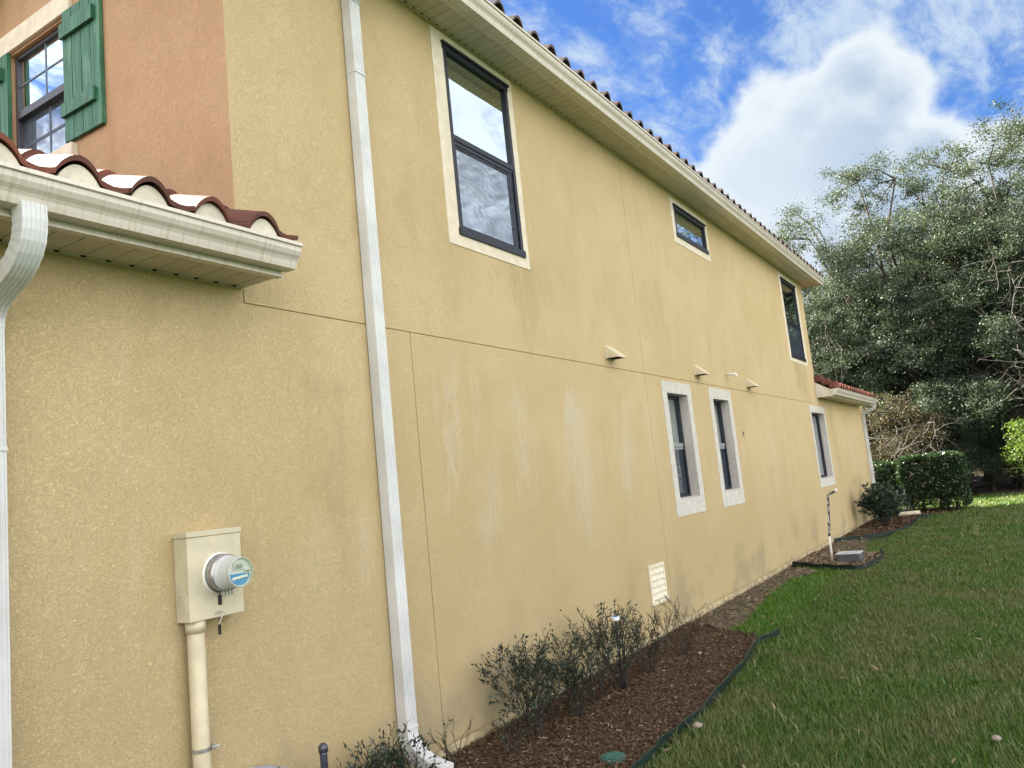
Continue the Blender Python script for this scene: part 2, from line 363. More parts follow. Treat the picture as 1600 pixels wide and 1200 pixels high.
# ------------------------------------------------------------------ mesh tools
class MB:
    def __init__(s): s.v = []; s.f = []; s.m = []
    def add(s, vs, fs, mi=0):
        b = len(s.v); s.v += [tuple(v) for v in vs]
        for f in fs: s.f.append(tuple(b + i for i in f)); s.m.append(mi)
        return s
    def box(s, x0, y0, z0, x1, y1, z1, mi=0):
        x0, x1 = sorted((x0, x1)); y0, y1 = sorted((y0, y1)); z0, z1 = sorted((z0, z1))
        return s.add([(x0, y0, z0), (x1, y0, z0), (x1, y1, z0), (x0, y1, z0), (x0, y0, z1), (x1, y0, z1), (x1, y1, z1), (x0, y1, z1)],
                     [(0, 3, 2, 1), (4, 5, 6, 7), (0, 1, 5, 4), (1, 2, 6, 5), (2, 3, 7, 6), (3, 0, 4, 7)], mi)
    def prism(s, prof, axis, a, b, mi=0, caps=True):
        """prof: closed polygon in the two other axes (order x,y,z without axis)"""
        n = len(prof); vs = []
        for t in (a, b):
            for p, q in prof:
                vs.append({'x': (t, p, q), 'y': (p, t, q), 'z': (p, q, t)}[axis])
        fs = [(i, (i + 1) % n, n + (i + 1) % n, n + i) for i in range(n)]
        if caps: fs += [tuple(range(n - 1, -1, -1)), tuple(range(n, 2 * n))]
        return s.add(vs, fs, mi)
    def tube(s, pts, r, n=8, mi=0, caps=True, shape=None):
        pts = [Vector(p) for p in pts]
        rs = r if isinstance(r, (list, tuple)) else [r] * len(pts)
        vs = []; prev = None
        for i, p in enumerate(pts):
            d = (pts[min(i + 1, len(pts) - 1)] - pts[max(i - 1, 0)])
            if d.length < 1e-9: d = Vector((0, 0, 1))
            d.normalize()
            if prev is None:
                ref = Vector((0, 0, 1)) if abs(d.z) < .9 else Vector((1, 0, 0))
                u = d.cross(ref).normalized()
            else:
                u = (prev - d * prev.dot(d))
                u = u.normalized() if u.length > 1e-6 else d.orthogonal().normalized()
            prev = u; w = d.cross(u)
            for k in range(n):
                a = 2 * math.pi * k / n
                vs.append(p + (u * math.cos(a) + w * math.sin(a)) * rs[i])
        fs = []
        for i in range(len(pts) - 1):
            for k in range(n):
                fs.append((i * n + k, i * n + (k + 1) % n, (i + 1) * n + (k + 1) % n, (i + 1) * n + k))
        if caps:
            fs.append(tuple(range(n - 1, -1, -1))); fs.append(tuple((len(pts) - 1) * n + k for k in range(n)))
        return s.add(vs, fs, mi)
    def build(s, name, material, parent=None, smooth=False, bevel=0, loc=None):
        me = bpy.data.meshes.new(name)
        off = Vector((0, 0, 0))
        if parent is not None:
            root = parent
            while root.parent is not None: root = root.parent
            off = Vector(root.location)
        if loc is not None: off = Vector(loc)
        me.from_pydata([tuple(Vector(v) - off) for v in s.v], [], s.f)
        mats = material if isinstance(material, (list, tuple)) else [material]
        for mm in mats: me.materials.append(mm)
        if len(mats) > 1: me.polygons.foreach_set('material_index', s.m)
        if smooth: me.polygons.foreach_set('use_smooth', [True] * len(me.polygons))
        me.update()
        o = bpy.data.objects.new(name, me); COL.objects.link(o)
        if parent is not None: o.parent = parent
        elif loc is not None: o.location = loc
        if bevel:
            b = o.modifiers.new('bevel', 'BEVEL'); b.width = bevel; b.segments = 2; b.limit_method = 'ANGLE'; b.angle_limit = math.radians(40)
        return o

def tag(o, label=None, cat=None, group=None, kind=None):
    if label: o['label'] = label
    if cat: o['category'] = cat
    if group: o['group'] = group
    if kind: o['kind'] = kind
    return o
def empty(name, loc):
    o = bpy.data.objects.new(name, None); COL.objects.link(o); o.location = loc; o.empty_display_size = .1
    return o
def np_mesh(name, V, F, material, parent=None, loc=(0, 0, 0)):
    """V (n,3), F (m,k) equal-size faces"""
    me = bpy.data.meshes.new(name)
    k = F.shape[1]
    me.vertices.add(len(V)); me.vertices.foreach_set('co', np.asarray(V, dtype=np.float32).ravel())
    me.loops.add(F.size); me.loops.foreach_set('vertex_index', F.astype(np.int32).ravel())
    me.polygons.add(len(F)); me.polygons.foreach_set('loop_start', np.arange(0, F.size, k, dtype=np.int32))
    me.polygons.foreach_set('loop_total', np.full(len(F), k, dtype=np.int32))
    me.materials.append(material); me.update(calc_edges=True)
    o = bpy.data.objects.new(name, me); COL.objects.link(o)
    if parent is not None: o.parent = parent
    else: o.location = loc
    return o

def leaf_quads(P, size, rg, flat=.5, aspect=.5, dirs=None):
    """folded leaves (rhombus of 2 triangles) at points P"""
    n = len(P)
    a = rg.normal(size=(n, 3)) if dirs is None else dirs + rg.normal(size=(n, 3)) * .6
    a[:, 2] *= flat; a /= np.linalg.norm(a, axis=1, keepdims=True) + 1e-9
    b = rg.normal(size=(n, 3)); b -= a * (a * b).sum(1, keepdims=True); b /= np.linalg.norm(b, axis=1, keepdims=True) + 1e-9
    c = np.cross(a, b)
    L = (size * rg.uniform(.6, 1.3, n))[:, None]
    base = P; tip = P + a * L
    mid = P + a * L * .45
    v1 = mid + b * L * aspect * .5 + c * L * .08
    v2 = mid - b * L * aspect * .5 + c * L * .08
    V = np.stack([base, v1, tip, v2], 1).reshape(-1, 3)
    i = np.arange(n)[:, None] * 4
    F = np.concatenate([i, i + 1, i + 2, i + 3], 1)
    return V, F

# ================================================================== HOUSE
Y = 3.65                       # plane of the side wall
XC, XE, XL = 3.03, 18.95, 25.0  # orange corner, end of the upper storey, end of the lower storey
house = empty('house', (XC, Y, 0))
tag(house, 'two storey tan stucco house with clay tile roof, cream gutters and dark framed windows', 'house')

def grid_wall(name, xs0, xs1, zs0, zs1, holes, vj, hj, outline=None, depth=.20):
    """wall in the plane y=Y with openings (holes) and recessed joint lines"""
    g = .0035
    xs = {xs0, xs1}; zs = {zs0, zs1}
    for (a, b, c, d) in holes: xs |= {a, b}; zs |= {c, d}
    for (x, c, d) in vj: xs |= {x - g, x + g}; zs |= {c, d}
    for (z, a, b) in hj: zs |= {z - g, z + g}; xs |= {a, b}
    if outline: xs |= {outline[0], outline[2]}; zs |= {outline[1]}
    xs = sorted(x for x in xs if xs0 <= x <= xs1); zs = sorted(z for z in zs if zs0 <= z <= zs1)
    nx, nz = len(xs) - 1, len(zs) - 1
    D = np.zeros((nx + 2, nz + 2)); D[:] = -1
    for i in range(nx):
        for j in range(nz):
            cx, cz = (xs[i] + xs[i + 1]) / 2, (zs[j] + zs[j + 1]) / 2
            d = 0.0
            if any(a < cx < b and c < cz < e for a, b, c, e in holes): d = depth
            elif any(abs(cx - x) < g and c < cz < e for x, c, e in vj): d = .009
            elif any(abs(cz - z) < g and a < cx < b for z, a, b in hj): d = .009
            if outline and ((cx < outline[0] or cx > outline[2]) and cz > outline[1]): d = -1
            D[i + 1, j + 1] = d
    mb = MB(); mj = MB()
    for i in range(nx):
        for j in range(nz):
            d = D[i + 1, j + 1]
            if d < 0: continue
            x0, x1, z0, z1 = xs[i], xs[i + 1], zs[j], zs[j + 1]
            tgt = mj if d == .009 else mb
            if d < depth: tgt.add([(x0, Y + d, z0), (x1, Y + d, z0), (x1, Y + d, z1), (x0, Y + d, z1)], [(0, 1, 2, 3)])
            for (ii, jj, e) in ((i + 2, j + 1, 'r'), (i + 1, j + 2, 't'), (i, j + 1, 'l'), (i + 1, j, 'b')):
                d2 = D[ii, jj]
                if d2 < 0:
                    if e == 'l': continue
                    d2 = depth
                if d2 > d + 1e-6:
                    if e == 'r': q = [(x1, z0), (x1, z1)]
                    elif e == 'l': q = [(x0, z1), (x0, z0)]
                    elif e == 't': q = [(x1, z1), (x0, z1)]
                    else: q = [(x0, z0), (x1, z0)]
                    mb.add([(q[0][0], Y + d, q[0][1]), (q[0][0], Y + d2, q[0][1]), (q[1][0], Y + d2, q[1][1]), (q[1][0], Y + d, q[1][1])], [(0, 1, 2, 3)])
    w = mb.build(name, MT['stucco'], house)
    if mj.f: mj.build('expansion_joint', MT['joint'], w)
    return w
ZT, ZG = 5.80, 3.09            # main soffit, lower-roof soffit
O = dict(w1=(5.33, 6.36, 3.95, 5.65), w2=(9.62, 10.36, 1.45, 2.81), w3=(11.44, 12.17, 1.45, 2.81), w4=(18.04, 19.36, 1.35, 2.80),
         w5=(16.96, 18.24, 3.93, 5.60), w6=(10.80, 12.16, 5.15, 5.60))
VJ = [(4.56, .08, 3.01), (8.97, .08, 3.01), (8.97, 3.01, ZT), (3.06, 3.01, 3.09)]
HJ = [(3.01, 3.06, 18.6)]
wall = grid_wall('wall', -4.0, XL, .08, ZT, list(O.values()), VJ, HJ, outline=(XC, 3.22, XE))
MB().box(-4, Y - .006, -.25, XL + .006, Y + .2, .072).build('foundation', MT['found'], house)
MB().box(-3.99, Y + .004, .0725, XL, Y + .1, .0805).build('weep_gap', MT['joint'], house)
# hidden sides and back of the building
b = MB()
b.box(XE - .2, Y + .2, 3.2, XE, 12.5, ZT).box(XL - .2, Y + .2, -.2, XL, 12.5, 3.2).box(-4, 12.3, -.2, XL - .2, 12.5, 3.2)
b.box(XC + .2, 12.3, 3.2, XE - .2, 12.5, ZT).box(-4, Y + .2, -.2, -3.8, 12.3, 3.2)
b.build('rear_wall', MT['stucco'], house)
MB().box(-3.8, Y + .6, 3.02, XC, 12.3, 3.06).box(XC, Y + .6, 3.0, XE - .2, 12.3, 3.05).build('floor_slab', MT['dark'], house)

# upper front facade in terracotta stucco, in the plane x = XC
WY0, WY1, WZ0, WZ1 = 5.32, 6.14, 4.52, 5.51
mb = MB()
def fx(y0, y1, z0, z1, x=XC): mb.add([(x, y0, z0), (x, y1, z0), (x, y1, z1), (x, y0, z1)], [(0, 3, 2, 1)])
fx(Y, WY0, 3.05, 6.3); fx(WY1, 12.5, 3.05, 6.3); fx(WY0, WY1, 3.05, WZ0); fx(WY0, WY1, WZ1, 6.3)
for (a, c, d, e) in ((WY0, WZ0, WY0, WZ1), (WY1, WZ1, WY1, WZ0), (WY0, WZ1, WY1, WZ1), (WY1, WZ0, WY0, WZ0)):
    mb.add([(XC, a, c), (XC + .09, a, c), (XC + .09, d, e), (XC, d, e)], [(0, 1, 2, 3)])
mb.build('front_wall', MT['orange'], house)
MB().box(XC + .32, 4.6, 4.2, XC + .34, 6.9, 5.75).build('room_partition', MT['blind'], house)
MB().box(XC - .03, 5.27, 5.53, XC + .001, 6.27, 5.69).build('window_header', MT['trim'], house, bevel=.004)
MB().box(XC - .05, 5.25, 4.36, XC + .001, 6.24, 4.505).build('window_sill', MT['trim'], house, bevel=.004)
# gable rake above the front window
mb = MB()
for s in (0, 1):
    pass
mb.prism([(6.55, 5.93), (6.20, 6.16), (6.20, 6.30), (6.55, 6.07)], 'x', XC - .28, XC - .001)
mb.prism([(8.6, 4.58), (6.55, 5.93), (6.55, 6.07), (8.6, 4.72)], 'x', XC - .28, XC - .001)
mb.build('gable_rake', MT['orange'], house)

def shutter(y0, y1, x=XC):
    mb = MB(); n = 4; w = (y1 - y0) / n
    for k in range(n):
        mb.box(x - .034 + random.uniform(0, .003), y0 + k * w + .003, 4.53 + random.uniform(-.002, .002), x - .006, y0 + (k + 1) * w - .003, 5.53)
    mb.box(x - .012, y0 + .004, 4.54, x - .002, y1 - .004, 5.52)
    s = mb.build('shutter', MT['shutter'], house, bevel=.002)
    for (z0, z1) in ((5.31, 5.42), (4.71, 4.81)):
        MB().box(x - .060, y0 + .055, z0, x - .0345, y1 + .002, z1).build('batten', MT['shutter'], s, bevel=.002)
    return s
s1 = shutter(4.89, 5.355)
s2 = shutter(6.13, 6.60)
# front window: frame, two sashes, glass with muntins
fr = MB(); xf = XC + .03
fr.box(xf, WY0, WZ0, xf + .06, WY0 + .035, WZ1).box(xf, WY1 - .035, WZ0, xf + .06, WY1, WZ1).box(xf, WY0 + .035, WZ1 - .03, xf + .06, WY1 - .035, WZ1)
fr.box(xf, WY0 + .035, WZ0, xf + .06, WY1 - .035, WZ0 + .035).box(xf - .008, WY0 + .035, 4.985, xf + .05, WY1 - .035, 5.045)
fw = fr.build('window', MT['violet'], house, bevel=.002)
MB().box(xf + .020, WY0 + .03, 5.035, xf + .024, WY1 - .03, 5.49).build('upper_pane', MT['glass'], fw)
MB().box(xf + .042, WY0 + .03, 4.55, xf + .046, WY1 - .03, 4.99).build('lower_pane', MT['glass'], fw)
mu = MB(); yc = (WY0 + WY1) / 2
mu.box(xf + .015, yc - .006, 5.05, xf + .0195, yc + .006, 5.48).box(xf + .0145, WY0 + .035, 5.259, xf + .0195, yc - .007, 5.270).box(xf + .0145, yc + .007, 5.259, xf + .0195, WY1 - .035, 5.270)
mu.box(xf + .037, yc - .006, 4.56, xf + .0415, yc + .006, 4.98).box(xf + .0365, WY0 + .035, 4.76, xf + .0415, yc - .011, 4.78).box(xf + .0365, yc + .011, 4.76, xf + .0415, WY1 - .035, 4.78)
mu.build('muntin', mat('pale blue grey muntin', (.13, .17, .21), .5, .3), fw)
MB().box(xf + .033, WY0 + .03, 4.55, xf + .0338, WY1 - .03, 4.99).build('insect_screen', MT['screen'], fw)
MB().box(xf + .11, WY0 - .02, 4.5, xf + .115, WY1 + .02, 5.52).build('blind', MT['blind'], fw)

def side_window(key, rail, kind, trim, name='window'):
    """kind: 'flush' upper windows with proud dark frames; 'deep' lower windows set back in the wall"""
    x0, x1, z0, z1 = O[key]
    tl, tr_, tb, tt, tm = trim
    ft = .045
    yf = Y - .012 if kind == 'flush' else Y + .118
    mb = MB()
    if kind == 'flush':
        mb.box(x0 - .012, yf, z1 - .05, x1 + .012, yf + .07, z1 + .012).box(x0 - .012, yf - .012, z0 - .02, x1 + .012, yf + .07, z0 + .045)
        mb.box(x0, yf + .002, z0 + .045, x0 + ft, yf + .07, z1 - .05).box(x1 - ft, yf + .002, z0 + .045, x1, yf + .07, z1 - .05)
        mb.box(x0 - .02, yf - .018, z1 - .002, x1 + .02, Y, z1 + .022)
    else:
        mb.box(x0, yf, z1 - ft, x1, yf + .06, z1).box(x0, yf, z0, x1, yf + .06, z0 + ft)
        mb.box(x0, yf, z0 + ft, x0 + ft, yf + .06, z1 - ft).box(x1 - ft, yf, z0 + ft, x1, yf + .06, z1 - ft)
    w = mb.build(name, MT['bronze'], house, bevel=.003)
    ax, bx_ = x0 + ft, x1 - ft
    if rail:
        rm = MB(); rm.box(ax, yf + .004, rail - .025, bx_, yf + .05, rail + .025)
        rm.box(ax, yf + .012, rail - .06, bx_, yf + .05, rail - .027)
        rm.build('sash_rail', MT['bronze'] if kind == 'flush' else MT['grey_rail'], w, bevel=.002)
        ls = MB(); t = .035
        ls.box(ax, yf + .022, z0 + .045, ax + t, yf + .052, rail - .062).box(bx_ - t, yf + .022, z0 + .045, bx_, yf + .052, rail - .062).box(ax + t, yf + .022, z0 + .045, bx_ - t, yf + .052, z0 + .045 + t)
        ls.build('lower_sash', MT['bronze'], w)
        MB().box(ax, yf + .030, rail + .02, bx_, yf + .034, z1 - .04).build('upper_pane', MT['glass'], w)
        MB().box(ax + t, yf + .042, z0 + .06, bx_ - t, yf + .046, rail - .05).build('lower_pane', MT['glass'], w)
        MB().box(ax + .01, yf + .018, z0 + .05, bx_ - .01, yf + .0188, rail - .055).build('insect_screen', MT['screen'], w)
    else:
        MB().box(ax, yf + .030, z0 + .04, bx_, yf + .034, z1 - .04).build('pane', MT['glass'], w)
        t = .02
        MB().box(ax, yf + .012, z0 + .046, bx_, yf + .028, z0 + .05 + t).build('sash_rail', MT['bronze'], w)
    # blind behind the glass
    bl = MB(); yb = Y + .19
    nz = int((z1 - z0) / .05)
    for k in range(nz):
        z = z0 + .02 + k * .05
        bl.add([(x0 + .03, yb, z), (x1 - .03, yb, z), (x1 - .03, yb + .018, z + .046), (x0 + .03, yb + .018, z + .046)], [(0, 1, 2, 3)])
    bl.box(x0 + .03, yb - .02, z1 - .10, x1 - .03, yb + .03, z1 - .05)
    bl.box(x0, yb + .05, z0 - .05, x1, yb + .055, z1 + .05)
    bl.build('blind', MT['blind'], w)
    # surround band, 6 mm proud of the stucco
    tm_ = MB(); yt = Y - .006
    X0, X1, Z0, Z1 = x0 - tl, x1 + tr_, z0 - tb, z1 + tt
    e = .0 if kind == 'deep' else .0
    tm_.box(X0, yt, Z0, x0 - e, Y + .003, Z1).box(x1 + e, yt, Z0, X1, Y + .003, Z1).box(x0, yt, z1, x1, Y + .003, Z1).box(x0, yt, Z0, x1, Y + .003, z0)
    tm_.build('surround', tm, w)
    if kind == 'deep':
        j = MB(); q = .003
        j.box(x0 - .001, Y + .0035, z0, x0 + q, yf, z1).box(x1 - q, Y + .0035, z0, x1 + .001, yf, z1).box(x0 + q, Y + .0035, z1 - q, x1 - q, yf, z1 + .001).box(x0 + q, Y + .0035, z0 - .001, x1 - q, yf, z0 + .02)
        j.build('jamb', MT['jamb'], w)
    return w
side_window('w1', 4.81, 'flush', (.16, .09, .12, .10, MT['trim']))
side_window('w6', None, 'flush', (.13, .11, .12, .10, MT['trim']))
side_window('w5', 4.70, 'flush', (.17, .22, .10, .10, MT['trim']))
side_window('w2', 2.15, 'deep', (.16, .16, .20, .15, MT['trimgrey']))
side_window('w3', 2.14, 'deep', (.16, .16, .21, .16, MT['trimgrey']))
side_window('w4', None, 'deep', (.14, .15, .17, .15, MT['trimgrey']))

# ---- soffits, fascias, gutters
def soffit(x0, x1, yo, z, step=.105):
    mb = MB(); x = x0; k = 0
    while x < x1 - .01:
        xb = min(x + step - .006, x1)
        mb.box(x, yo, z, xb, Y - .002, z + .012)
        mb.box(xb, yo, z + .008, min(xb + .006, x1), Y - .004, z + .012) if xb < x1 else None
        x += step; k += 1
    x = x0 + step - .003
    while x < x1 - .01:
        mb.box(x - .012, Y - .034, z - .0075, x + .012, Y - .0285, z + .001, 1); x += step
    s = mb.build('soffit', [MT['soffit'], MT['dark']], house)
    MB().box(x0, Y - .028, z - .006, x1, Y - .0015, z - .001).box(x0, yo - .004, z - .006, x1, yo + .018, z - .001).build('soffit_channel', MT['soffit'], s)
    return s
def gutter(x0, x1, yf, z, h=.165):
    # yf: fascia face; K-style profile, hollow
    P = [(yf, z + h), (yf, z), (yf - .085, z), (yf - .092, z + .018), (yf - .100, z + .045), (yf - .122, z + h * .50), (yf - .134, z + h * .66), (yf - .137, z + h - .022), (yf - .150, z + h - .018), (yf - .150, z + h)]
    inner = [(yf - .140, z + h - .006), (yf - .130, z + h - .03), (yf - .126, z + h * .62), (yf - .08, z + .008), (yf - .006, z + .008), (yf - .006, z + h)]
    mb = MB(); mb.prism(P + inner, 'x', x0, x1, caps=False)
    o = mb.build('gutter', MT['gutter'], house, smooth=False)
    for xx, e in ((x0, -.004), (x1, .004)):
        MB().prism([P[0]] + P[1:], 'x', xx, xx + e).build('end_cap', MT['gutter'], o)
    return o
def fascia(x0, x1, yf, z0, z1):
    mb = MB(); mb.box(x0, yf, z0, x1, yf + .02, z1).box(x0, yf - .012, z0 - .012, x1, yf + .035, z0 - .0005)
    return mb.build('fascia', MT['gutter'], house)
# main roof edge
soffit(XC - .3, 19.35, 3.37, 5.775)
fascia(XC - .3, 19.40, 3.345, 5.775, 5.95)
gutter(XC - .3, 19.45, 3.344, 5.767, .135)
MB().box(19.38, 3.36, 5.765, 19.40, Y + 3.8, 5.95).build('end_fascia', MT['gutter'], house)
mb = MB()
mb.box(XE + .002, Y + .002, 5.775, 19.378, 12.5, 5.787); mb.build('end_soffit', MT['soffit'], house)
# garage roof edge
soffit(-3.9, 3.04, 3.335, 3.094, .125)
fascia(-3.9, 3.05, 3.315, 3.094, 3.27)
gutter(-3.9, 3.075, 3.314, 3.115, .135)
MB().box(3.041, 3.33, 3.094, 3.055, Y - .002, 3.40).build('end_board', MT['gutter'], house)
# far lower roof edge
soffit(18.97, 24.55, 3.34, 3.15)
fascia(18.90, 24.60, 3.32, 3.15, 3.30)
gutter(18.90, 24.72, 3.319, 3.165, .14)
MB().prism([(3.34, 3.15), (Y - .002, 3.15), (Y - .002, 3.50), (3.34, 3.30)], 'x', 18.90, 18.93).build('end_board', MT['gutter'], house)

# ---- tile roofs
def s_profile(p, n=11):
    pts = []
    for i in range(n + 1):
        u = i / n * .60
        pts.append((u * p, .078 * math.sin(math.pi * i / n) ** .8))
    for i in range(1, 6):
        u = .60 + .40 * i / 5
        pts.append((u * p, -.014 * math.sin(math.pi * i / 5)))
    return pts
def tile_roof(x0, x1, ye, ze, slope, yr, p, material, cl=.36, name='roof_tiles', stops=()):
    pr = s_profile(p); th = .024; n = len(pr)
    cols = int(round((x1 - x0) / p)); a = math.atan(slope)
    rows = int((yr - ye) / (cl * math.cos(a))) + 1
    mb = MB()
    for r in range(rows):
        for c in range(cols):
            jz = random.uniform(-.004, .006); jy = random.uniform(-.008, .008)
            vs = []
            for t, lift in ((0, .026), (1, 0.0)):
                d0 = r * cl + t * (cl + .04) + jy
                for (u, z) in pr:
                    for s in (0, -th):
                        vs.append((x0 + c * p + u, ye + d0 * math.cos(a) - (z + s) * math.sin(a) * .5, ze + d0 * math.sin(a) + z + s + lift + jz))
            fs = []
            for i in range(n - 1):
                A = 2 * i; B = 2 * (i + 1); C = 2 * n
                fs.append((A, B, C + B, C + A)); fs.append((A + 1, C + A + 1, C + B + 1, B + 1)); fs.append((A, A + 1, B + 1, B))
            fs.append((0, 2 * n, 2 * n + 1, 1)); fs.append((2 * n - 2, 2 * n - 1, 4 * n - 1, 4 * n - 2))
            mb.add(vs, fs)
    o = mb.build(name, material, house)
    pr2 = pr[:12]
    for c in stops:
        poly = [(x0 + c * p + u * .92 + .012, ze + max(z - .004, -.03)) for (u, z) in pr2]
        poly = [(poly[0][0], ze - .05)] + poly + [(poly[-1][0], ze - .05)]
        MB().prism(poly, 'y', ye + .016, ye + .05).build('bird_stop', MT['stop'], o)
    # roof deck
    L = (yr - ye)
    MB().add([(x0, ye + .07, ze - .03), (x1, ye + .07, ze - .03), (x1, yr, ze - .03 + (L - .07) * slope), (x0, yr, ze - .03 + (L - .07) * slope)], [(0, 1, 2, 3)]).build('roof_deck', MT['dark'], o)
    return o
tile_roof(XC - .3, 19.50, 3.215, 5.905, .40, 8.1, .3118, MT['tile_dark'])
tile_roof(3.10 - .335 * 20, 3.10, 3.215, 3.285, .40, 6.2, .335, MT['tile'], stops=range(12, 20))
tile_roof(19.18, 24.70, 3.215, 3.345, .42, 6.0, .29, MT['tile'])
# back slope of the main roof
zr = 5.905 + (8.1 - 3.215) * .40
MB().prism([(8.1, zr), (12.9, 5.98), (12.9, 5.93), (8.1, zr - .06)], 'x', XC - .3, 19.45).build('rear_roof', MT['tile_dark'], house)
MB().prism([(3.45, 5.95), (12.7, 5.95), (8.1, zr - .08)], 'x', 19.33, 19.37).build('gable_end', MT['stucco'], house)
# rake tiles closing the far lower roof where it meets the house corner
mb = MB()
for k in range(3):
    y0_, z0_ = 3.19 + k * .155, 3.375 + k * .092
    pts = []
    mb.prism([(y0_, z0_ - .07), (y0_ + .17, z0_ + .03 - .07), (y0_ + .17, z0_ + .03 + .075), (y0_, z0_ + .085)], 'x', 18.885 - .003 * k, 19.16)
mb.build('rake_tile', MT['tile'], house, bevel=.02)

# ---- downspouts
def ribbed_pipe(x0, x1, y0, y1, z0, z1):
    n = 5; w = (x1 - x0) / (2 * n + 1); P = []
    for i in range(2 * n + 1):
        d = .004 if i % 2 else 0
        P += [(x0 + i * w + .001, y0 + d), (x0 + (i + 1) * w - .001, y0 + d)]
    m_ = 3; wy = (y1 - y0) / (2 * m_ + 1)
    P += [(x1, y0 + .004), (x1, y1), (x0, y1), (x0, y0 + .004)]
    return P
def downspout(xc, zt, zb, top, bottom, hw=.051):
    d = MB(); x0, x1, y0, y1 = xc - hw, xc + hw, 3.562, 3.642
    P = ribbed_pipe(x0, x1, y0, y1, zb, zt)
    d.prism(P, 'z', zb, zt)
    o = d.build('downspout', MT['downspout'], house)
    def sweep(path, nm):
        # path: list of (y,z) centre points, rectangular ribbed cross-section turned along it
        e = MB(); base = []
        P0 = [(px - xc, py - (y0 + y1) / 2) for px, py in P]
        n = len(P0); vs = []
        for i, (py, pz) in enumerate(path):
            a = path[max(i - 1, 0)]; b_ = path[min(i + 1, len(path) - 1)]
            dv = Vector((0, b_[0] - a[0], b_[1] - a[1])).normalized()   # direction of travel (downwards)
            nrm = Vector((0, -dv.z, dv.y))                              # towards +y when going down
            k = 1.0 + (.03 if i % 2 else 0)
            for (qx, qy) in P0:
                v = Vector((xc + qx * k, py, pz)) + nrm * (qy * k)
                vs.append(v)
        fs = []
        for i in range(len(path) - 1):
            for j in range(n):
                fs.append((i * n + j, i * n + (j + 1) % n, (i + 1) * n + (j + 1) % n, (i + 1) * n + j))
        fs.append(tuple(range(n))); fs.append(tuple((len(path) - 1) * n + j for j in range(n)))
        e.add(vs, fs); return e.build(nm, MT['downspout'], o)
    if top: sweep(top, 'top_elbow')
    if bottom: sweep(bottom, 'bottom_elbow')
    for z in (zb + .005, zt - .52):
        bd = MB(); bd.box(x0 - .003, y0 - .004, z - .004, x1 + .003, y1 + .001, z + .012); bd.build('pipe_joint', MT['downspout'], o)
    for zz in (zt - .50, zb + .06):
        for q in (-.025, .02): MB().tube([(xc + q, y0 + .004, zz), (xc + q, y0 - .004, zz)], .004, 8).build('rivet', MT['metal'], o)
    return o
def arc(pts, n=5):
    # smooth through control points (Catmull-Rom)
    out = []; P = [pts[0]] + list(pts) + [pts[-1]]
    for i in range(1, len(P) - 2):
        for k in range(n):
            t = k / n
            q = []
            for c in (0, 1):
                a, b_, c_, d_ = P[i - 1][c], P[i][c], P[i + 1][c], P[i + 2][c]
                q.append(.5 * (2 * b_ + (c_ - a) * t + (2 * a - 5 * b_ + 4 * c_ - d_) * t * t + (3 * b_ - a - 3 * c_ + d_) * t ** 3))
            out.append(tuple(q))
    out.append(tuple(pts[-1])); return out
yc_ = 3.602
downspout(4.135, 5.37, .33, arc([(3.27, 5.76), (3.275, 5.68), (3.34, 5.60), (3.52, 5.49), (3.595, 5.42), (yc_, 5.37)]),
          arc([(yc_, .335), (3.597, .27), (3.55, .19), (3.44, .12), (3.30, .085)]))
downspout(1.662, 2.68, .10, arc([(3.245, 3.125), (3.242, 3.04), (3.262, 2.965), (3.33, 2.895), (3.44, 2.845), (3.54, 2.80), (3.592, 2.74), (yc_, 2.68)], 4), None, .050)
downspout(24.72, 2.85, .10, arc([(3.27, 3.165), (3.27, 3.12), (3.31, 3.04), (3.52, 2.98), (3.59, 2.93), (yc_, 2.85)]), None)

# ---- vent hoods, pipe stub, louver
def vent_hood():
    mb = MB(); w, h, d = .105, .135, .15
    vs = [(-w, 0, 0), (w, 0, 0), (w, 0, h), (-w, 0, h), (-w, -.012, h), (w, -.012, h), (w, -d, -.005), (-w, -d, -.005), (w, -d, .012), (-w, -d, .012)]
    mb.add(vs, [(4, 9, 8, 5), (3, 4, 5, 2), (0, 3, 4, 9, 7), (1, 6, 8, 5, 2), (7, 9, 8, 6)])
    mb.box(-w - .012, -.004, -.012, w + .012, 0, h + .012)
    return mb
hood_xy = [(8.03, 3.105), (10.88, 3.115), (13.42, 3.085)]
hm = None
for x, z in hood_xy:
    if hm is None:
        o = vent_hood().build('vent_hood', MT['hood'], None); hm = o
        f = MB().box(-.09, -.10, .001, .09, -.002, .006).build('damper_flap', MT['dark'], None); fm = f
    else:
        o = hm.copy(); COL.objects.link(o); f = fm.copy(); COL.objects.link(f)
    o.parent = house; o.location = Vector((x, Y - .001, z)) - Vector(house.location)
    f.parent = o; f.location = (0, 0, 0)
mb = MB(); mb.tube([(12.25, Y, 3.215), (12.25, Y - .13, 3.215), (12.25, Y - .155, 3.205), (12.25, Y - .16, 3.16)], .02, 10)
mb.build('overflow_pipe', MT['white'], house, smooth=True)
